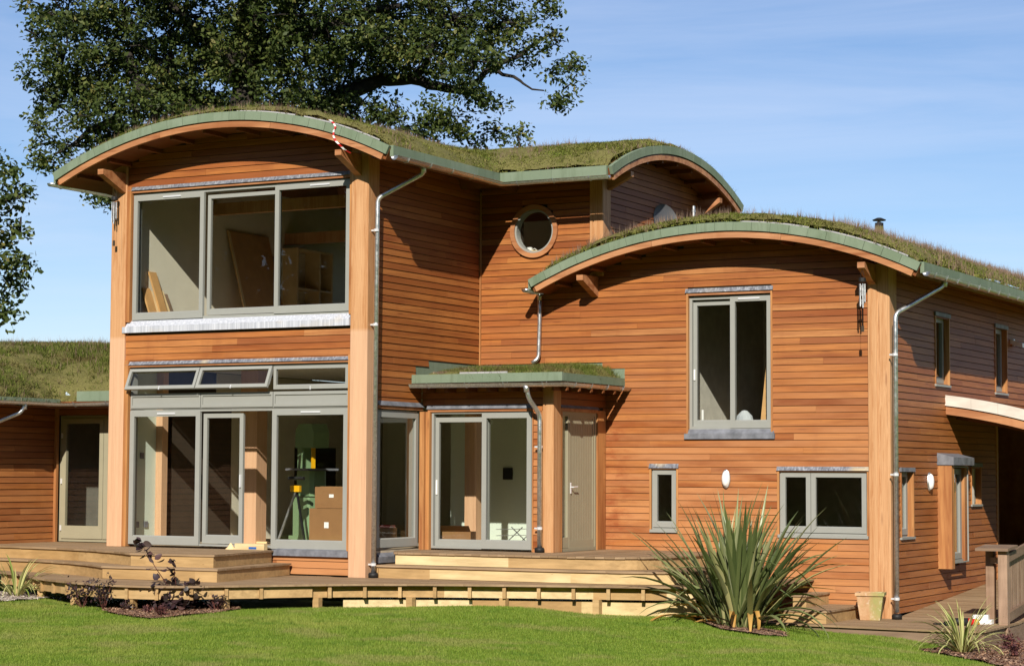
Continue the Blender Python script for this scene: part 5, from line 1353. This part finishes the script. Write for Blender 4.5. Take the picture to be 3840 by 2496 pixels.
# flue
q = at(3297, 836, 'X', 5.6); zr = float(zBf(np.array([5.6]), np.array([q.y]))[0])
t = thing('chimney_flue', 'black capped flue poking out of the lower turf roof', 'flue', (q.x, q.y, zr-.05)); h = q.z - zr + .05
MB().lathe([(.075, 0), (.075, h), (.065, h)], (0, 0, 0), 16).build('flue_pipe', M['black_rubber'], t, smooth=True); MB().lathe([(.04, h), (.04, h+.04)], (0, 0, 0), 12).build('neck', M['galvanised'], t); MB().lathe([(.115, h+.04), (.12, h+.055), (.04, h+.09)], (0, 0, 0), 18).build('cap', M['black_rubber'], t)
MB().lathe([(.09, 0), (.075, max(.05, h-.05))], (0, 0, 0), 14).build('collar', M['turf_soil'], t)
# barrier tape over the roof edge
px = [(1190, 430), (1215, 443), (1240, 452), (1252, 463), (1258, 478), (1251, 490), (1250, 510), (1258, 528), (1272, 542), (1290, 560), (1315, 575)]
pts = []
for i, (x, y) in enumerate(px):
    Y = (-.3, -.42, -.55, -.645, -.66, -.665, -.665, -.66, -.655, -.60, -.50)[i]; pts.append(at(x, y, 'Y', Y))
mb = MB(); sd = Vector((.013, .003, .004))
for p in pts: mb.v += [tuple(p-sd), tuple(p+sd), tuple(p+sd+Vector((0, .003, .001))), tuple(p-sd+Vector((0, .003, .001)))]
for k in range(len(pts)-1):
    for q in range(4): mb.f.append((4*k+q, 4*k+(q+1) % 4, 4*k+4+(q+1) % 4, 4*k+4+q))
tag(mb.build('barrier_tape', M['tape'], None), 'red and white barrier tape draped over the arched roof edge', 'tape')

# --- upper room, planks against the left wall
def plank(ptop, ybot_y, wy, th, label, mat, lean=.3, zf=3.47, w=None):
    """board leaning on the left room wall: top at ptop, foot on the floor"""
    x1 = -4.43; top = Vector(ptop); o = thing('plank', label, 'plank', (x1+lean, ybot_y, zf), 0, 'timber offcuts in the upper room')
    a, b = Vector((0, -wy/2, 0)), Vector((0, wy/2, 0)); d = Vector((x1+.004, top.y, top.z)) - Vector(o.location); n = Vector((th, 0, th*.3))
    MB().hexa([a, b, b+n, a+n, a+d, b+d, b+n+d, a+n+d]).build('board', M[mat], o); return o
Lp = at(572, 1022, 'X', -4.40)
plank(Lp, Lp.y+.16, .19, .03, 'tall reddish plank leaning against the plastered wall upstairs', 'plywood', .42)
q = at(548, 1082, 'X', -4.40); plank(q, q.y+.03, .20, .03, 'shorter wide plank leaning in the corner upstairs', 'plywood', .42)
q = at(565, 1092, 'X', -4.40); plank(q, q.y+.10, .07, .03, 'narrow pale batten leaning among the planks upstairs', 'pine_pale', .46)
q = at(606, 1092, 'X', -4.40); plank(q, q.y+.12, .07, .03, 'thin pale batten leaning beside the tall plank upstairs', 'pine_pale', .42)
q = at(620, 1105, 'X', -4.40); plank(q, q.y+.06, .08, .04, 'dark short offcut leaning by the thin batten upstairs', 'deck_grey', .42)
a, b = at(845, 808, 'X', -4.4), at(1000, 815, 'X', -4.4)
sh = thing('plywood_sheet', 'full plywood sheet leaning on the upstairs wall', 'plywood sheet', (-3.95, (a.y+b.y)/2+.35, 3.47)); wy = (b.y-a.y)/2
MB().hexa([(-.02, -wy, 0), (0, -wy, 0), (0, wy, 0), (-.02, wy, 0), (-.46, -wy-.3, 2.35), (-.44, -wy-.3, 2.35), (-.44, wy-.3, 2.35), (-.46, wy-.3, 2.35)]).build('sheet', M['plywood'], sh); MB().hexa([(.002, -wy, 0), (.01, -wy, 0), (.01, -wy+.06, 0), (.002, -wy+.06, 0), (-.44, -wy-.3, 2.35), (-.43, -wy-.3, 2.35), (-.43, -wy-.24, 2.35), (-.44, -wy-.24, 2.35)]).build('edge', M['pine_pale'], sh)
a, b = at(1112, 1000, 'X', -4.1), at(1245, 1000, 'X', -4.1)
s = thing('bookcase', 'tall white shelf unit against the upstairs wall', 'shelves', (-4.42, a.y, 3.47)); L = b.y-a.y
MB().box(0, .02, 0, L, 0, 2.2).build('back', M['plaster_cream'], s)
for y in (0, L*.62, L-.03): MB().box(.02, .34, y, y+.04, 0, 2.2).build('upright', M['pine_pale'], s)
for z in (.03, .5, .98, 1.45, 2.17): MB().box(.02, .33, .04, L-.03, z, z+.03).build('shelf', M['pine_pale'], s)
for k, z in enumerate((.53, 1.01)): MB().box(.06, .25, .2+.3*k, .55+.3*k, z, z+.14).build('shelf_box', M['ceiling_white'], s)
# workbench at the window
q = at(1262, 1125, 'Y', 1.5); t = thing('workbench', 'folding workbench with a plank on top, at the upstairs window', 'workbench', (q.x, 1.5, 3.47))
MB().box(-.42, .3, -.14, .14, .76, .82).build('jaw', M['black_rubber'], t); MB().box(-.46, .42, -.1, .1, .822, .85).build('top_plank', M['plywood'], t)
for x0, x1 in ((-.28, -.08), (.2, .1)):
    for y in (-.12, .12): MB().bar((x0, y*1.3, 0), (x1, y, .76), .03, .03).build('leg', M['galvanised'], t)
MB().tube([(-.46, -.02, .79), (-.42, -.02, .79)], .03, 10).build('vice_handle', M['red_plastic'], t)
t = thing('dust_sheet', 'crumpled blue dust sheet on the upstairs floor', 'sheet', (at(985, 1140, 'Y', 2.4).x, 2.4, 3.47)); mb = MB(); mb.lathe([(.34, 0), (.32, .12), (.24, .3), (.2, .42), (.08, .52), (.02, .54)], (0, 0, 0), 11, 1, .7); mb.build('cloth', M['blue_plastic'], t)

# --- ground floor
def z0(px, py): return at(px, py, 'Z', .40)
g = at(1168, 1900, 'Y', 2.2); t = thing('bandsaw', 'green cast-iron bandsaw standing behind the sliding door', 'machine', (g.x, 2.2, .395), math.radians(-25))
MB().bevel_box(-.26, .26, -.22, .22, 0, .78, .03).build('stand', M['machine_green'], t); MB().bevel_box(-.27, .25, -.16, .16, .80, 1.22, .06).build('lower_case', M['machine_green'], t); MB().box(-.36, .36, -.3, .3, 1.225, 1.26).build('table', M['lead_dark'], t)
MB().bevel_box(-.30, -.10, -.12, .12, 1.262, 1.62, .03).build('column', M['machine_green'], t); MB().prism([(-.30, 1.60), (.28, 1.60), (.30, 1.85), (.2, 2.0), (-.2, 2.0), (-.30, 1.88)], 'Y', -.15, .15).build('upper_case', M['machine_green'], t)
MB().box(.02, .06, -.03, .03, 1.262, 1.60).build('blade_guard', M['yellow_plastic'], t)
MB().box(-.40, -.27, -.2, .2, .08, .14).build('foot_pedal', M['machine_green'], t)
for dx, dy, z, w, d, h, lb in ((.0, 0, .395, .62, .5, .62, 'big closed cardboard box standing on the floor inside the sliding door'), (.03, .05, 1.02, .58, .45, .34, 'cardboard box stacked on the big box inside the sliding door')):
    q = at(1252, 1900, 'Y', 1.35); t = thing('cardboard_box', lb, 'box', (q.x+dx, 1.35+dy, z), .1+dy); MB().box(-w/2, w/2, -d/2, d/2, 0, h).build('carton', M['cardboard'], t); MB().box(-w/2-.002, w/2+.002, -.03, .03, h, h+.003).build('packing_tape', M['plywood'], t)
    MB().box(-.04, .04, -d/2-.003, -d/2, h*.5, h*.65).build('sticker', M['white_plastic'], t)
q = at(1105, 1850, 'Y', 1.3); t = thing('roller_stand', 'yellow-headed roller stand propped in front of the bandsaw', 'tool stand', (q.x, 1.3, .395))
MB().bar((-.35, 0, 0), (.02, 0, .88), .03, .03).build('leg', M['galvanised'], t); MB().bar((.12, .15, 0), (.03, .02, .88), .03, .03).build('leg', M['black_rubber'], t); MB().bevel_box(-.07, .11, -.05, .05, .88, .98, .02).build('head', M['yellow_plastic'], t); MB().tube([(-.12, 0, 1.1), (.18, 0, 1.1)], .03, 10).build('roller', M['black_rubber'], t)
q = at(906, 2014, 'Z', .40); t = thing('jerrycan', 'yellow and green plastic can on the threshold of the open door', 'can', (q.x, q.y+.1, .396))
MB().bevel_box(-.075, .075, -.05, .05, 0, .19, .012).build('body', M['yellow_plastic'], t); MB().box(-.055, .02, -.053, -.050, .02, .16).build('sticker', M['green_plastic'], t); MB().tube([(-.05, 0, .19), (-.045, 0, .235), (.03, 0, .235), (.04, 0, .19)], .012, 6).build('handle', M['yellow_plastic'], t); MB().lathe([(.018, .19), (.018, .215)], (.055, 0, 0), 10).build('lid', M['green_plastic'], t)
q = at(935, 2060, 'Z', .38); t = thing('timber_offcut', 'pale timber offcut lying on the deck in front of the open door', 'timber', (q.x, q.y, .382), math.radians(3)); MB().box(-.24, .30, -.05, .05, 0, .095).build('block', M['deck_new'], t); MB().box(.02, .16, -.054, -.05, .01, .045).build('label_patch', M['blue_plastic'], t)
q = at(868, 2058, 'Z', .38); t = thing('wood_shavings', 'small heap of wood shavings beside the timber offcut', 'shavings', (q.x, q.y-.02, .381)); MB().lathe([(.10, 0), (.06, .03), (.015, .09), (.004, .10)], (0, 0, 0), 9, 1, .7).build('heap', M['pine_pale'], t)
for k, (x, y, lb) in enumerate(((960, 2030, 'pale floor batten across the open doorway'), (955, 2020, 'second pale batten further inside the open doorway'))):
    q = at(x, y, 'Z', .42); t = thing('floor_batten', lb, 'batten', (q.x, q.y+.12*k, .397), .04*k); MB().box(-.42, .38, -.05, .05, 0, .03).build('batten', M['pine_pale'], t)
q = at(1718, 2010, 'Y', 2.3); t = thing('cardboard_box', 'opened cardboard box on the floor of the corner bay', 'box', (q.x, 2.3, .395), .3); MB().box(-.25, .25, -.2, .2, 0, .26).build('carton', M['cardboard'], t); MB().hexa([(-.25, -.2, .262), (.25, -.2, .262), (.25, -.19, .262), (-.25, -.19, .262), (-.25, -.36, .36), (.25, -.36, .36), (.25, -.35, .36), (-.25, -.35, .36)]).build('flap', M['cardboard'], t)
q = at(1450, 2000, 'X', -.3); t = thing('cardboard_box', 'narrow open carton behind the full-height side window', 'box', (-.3, q.y, .395), .2); MB().box(-.12, .12, -.15, .15, 0, .32).build('carton', M['cardboard'], t); MB().box(-.10, .10, -.12, .12, .32, .36).build('red_trim', M['red_plastic'], t)
q = at(1935, 2010, 'Y', 2.5); t = thing('clothes_airer', 'folded metal airer behind the corner bay door', 'airer', (q.x, 2.5, .395))
for z in (.1, .2, .3): MB().tube([(-.36, 0, z), (.36, 0, z+.02)], .006, 6).build('rail', M['galvanised'], t)
for x0, x1 in ((-.3, .1), (.3, -.1), (-.05, .34)): MB().bar((x0, .03, 0), (x1, .03, .34), .014, .014).build('leg', M['galvanised'], t)
for y, z in ((.45, .62), (.68, .62), (.55, 1.75)):
    tag(tbox(MB(), TX(-4.42), y-.045, y+.045, .0, .012, z+.05, z+.15).build('wall_socket', M['lead_dark'], None), {.45: 'dark socket plate on the sunlit inner wall, beside the double one', .68: 'double socket plate on the sunlit inner wall', .55: 'cable outlet high on the sunlit inner wall'}[y], 'socket')
q = at(1895, 1775, 'Y', 4.2); tag(MB().box(q.x-.09, q.x+.09, 4.275, 4.298, q.z-.1, q.z+.1).build('switch_plate', M['black_rubber'], None), 'dark switch plate on the pale wall inside the corner bay', 'switch')
# upper right window
q = at(2792, 1556, 'Y', 4.1); t = thing('plastic_bag', 'crumpled clear plastic bag behind the tall upper window', 'bag', (q.x, 4.1, 2.0)); plain('bag_plastic', (.45, .48, .50, 1), .2); MB().lathe([(.16, 0), (.2, .15), (.17, .38), (.13, .52), (.05, .60), (.02, .61)], (0, 0, 0), 13, 1, .7).build('bag', M['bag_plastic'], t)
q = at(2860, 1560, 'Y', 4.4); t = thing('plank', 'pale plank standing behind the tall upper window', 'plank', (q.x, 4.4, 2.0)); MB().hexa([(-.08, -.01, 0), (.06, -.01, 0), (.06, .02, 0), (-.08, .02, 0), (.0, .3, 1.9), (.14, .3, 1.9), (.14, .33, 1.9), (.0, .33, 1.9)]).build('board', M['plywood'], t)
q = at(2635, 1560, 'Y', 4.0); t = thing('cut_pipe', 'white offcut of pipe standing behind the tall upper window', 'pipe', (q.x, 4.0, 2.0)); MB().tube([(0, 0, 0), (0, 0, .62)], .02, 8).build('tube', M['white_plastic'], t)
q = at(2008, 925, 'Y', 3.95); t = thing('ornament', 'small pale ornament on the round window ledge', 'ornament', (q.x, 3.75, RW[1]-.30)); MB().bevel_box(-.04, .04, -.03, .03, 0, .06, .01).tube([(-.12, 0, .01), (-.08, 0, .05), (-.02, 0, .01)], .006, 6).tube([(.03, 0, .01), (.09, 0, .04), (.13, 0, .01)], .006, 6).build('figure', M['white_plastic'], t); MB().box(RW[0]-.28, RW[0]+.28, 3.67, 3.80, RW[1]-.325, RW[1]-.302).build('inner_ledge', M['pine_pale'], H)

# --- on the landing: power tool and white packs
q = at(3610, 2345, 'Z', -.55); t = thing('power_drill', 'red and black power drill with a yellow collar lying on the landing', 'drill', (q.x-.05, q.y+.1, -.553), .25)
MB().tube([(-.16, 0, .055), (.10, 0, .055)], [.05, .055], 12).build('motor_body', M['black_rubber'], t, smooth=True); MB().tube([(.10, 0, .055), (.19, 0, .055)], [.055, .045], 12).build('gear_case', M['red_plastic'], t, smooth=True); MB().tube([(.19, 0, .055), (.26, 0, .055)], [.05, .035], 12).build('collar', M['yellow_plastic'], t, smooth=True)
MB().bar((-.12, 0, .04), (-.22, -.14, .03), .05, .06).build('grip', M['black_rubber'], t); MB().tube([(-.22, -.14, .03), (-.34, -.1, .015), (-.4, .1, .012), (-.2, .25, .012)], .008, 6).build('cable', M['black_rubber'], t); MB().tube([(.26, 0, .055), (.34, 0, .055)], .014, 8).build('chuck', M['galvanised'], t)
for k, (px_, py_) in enumerate(((3628, 2336), (3652, 2334), (3676, 2336), (3700, 2338), (3655, 2318), (3684, 2318))):
    zt = -.552 if k < 4 else -.485; q = at(px_, 2340, 'Z', -.553); o = MB().box(-.055, .055, -.05, .05, 0, .065)
    t = thing('screw_box', 'white fixings carton stacked on top of the other cartons' if k > 3 else 'white fixings carton with a blue sticker at the end of the row' if k == 3 else 'plain white fixings carton on the landing boards behind the drill', 'carton', (q.x, q.y+.12+(.02 if k > 3 else 0), zt), .08*((k % 3)-1), 'white fixings cartons on the landing'); o.build('carton', M['white_plastic'], t); MB().box(-.056, -.02, -.0512, -.0502, .012, .05).build('sticker', M['blue_plastic' if k == 3 else 'white_plastic'], t)
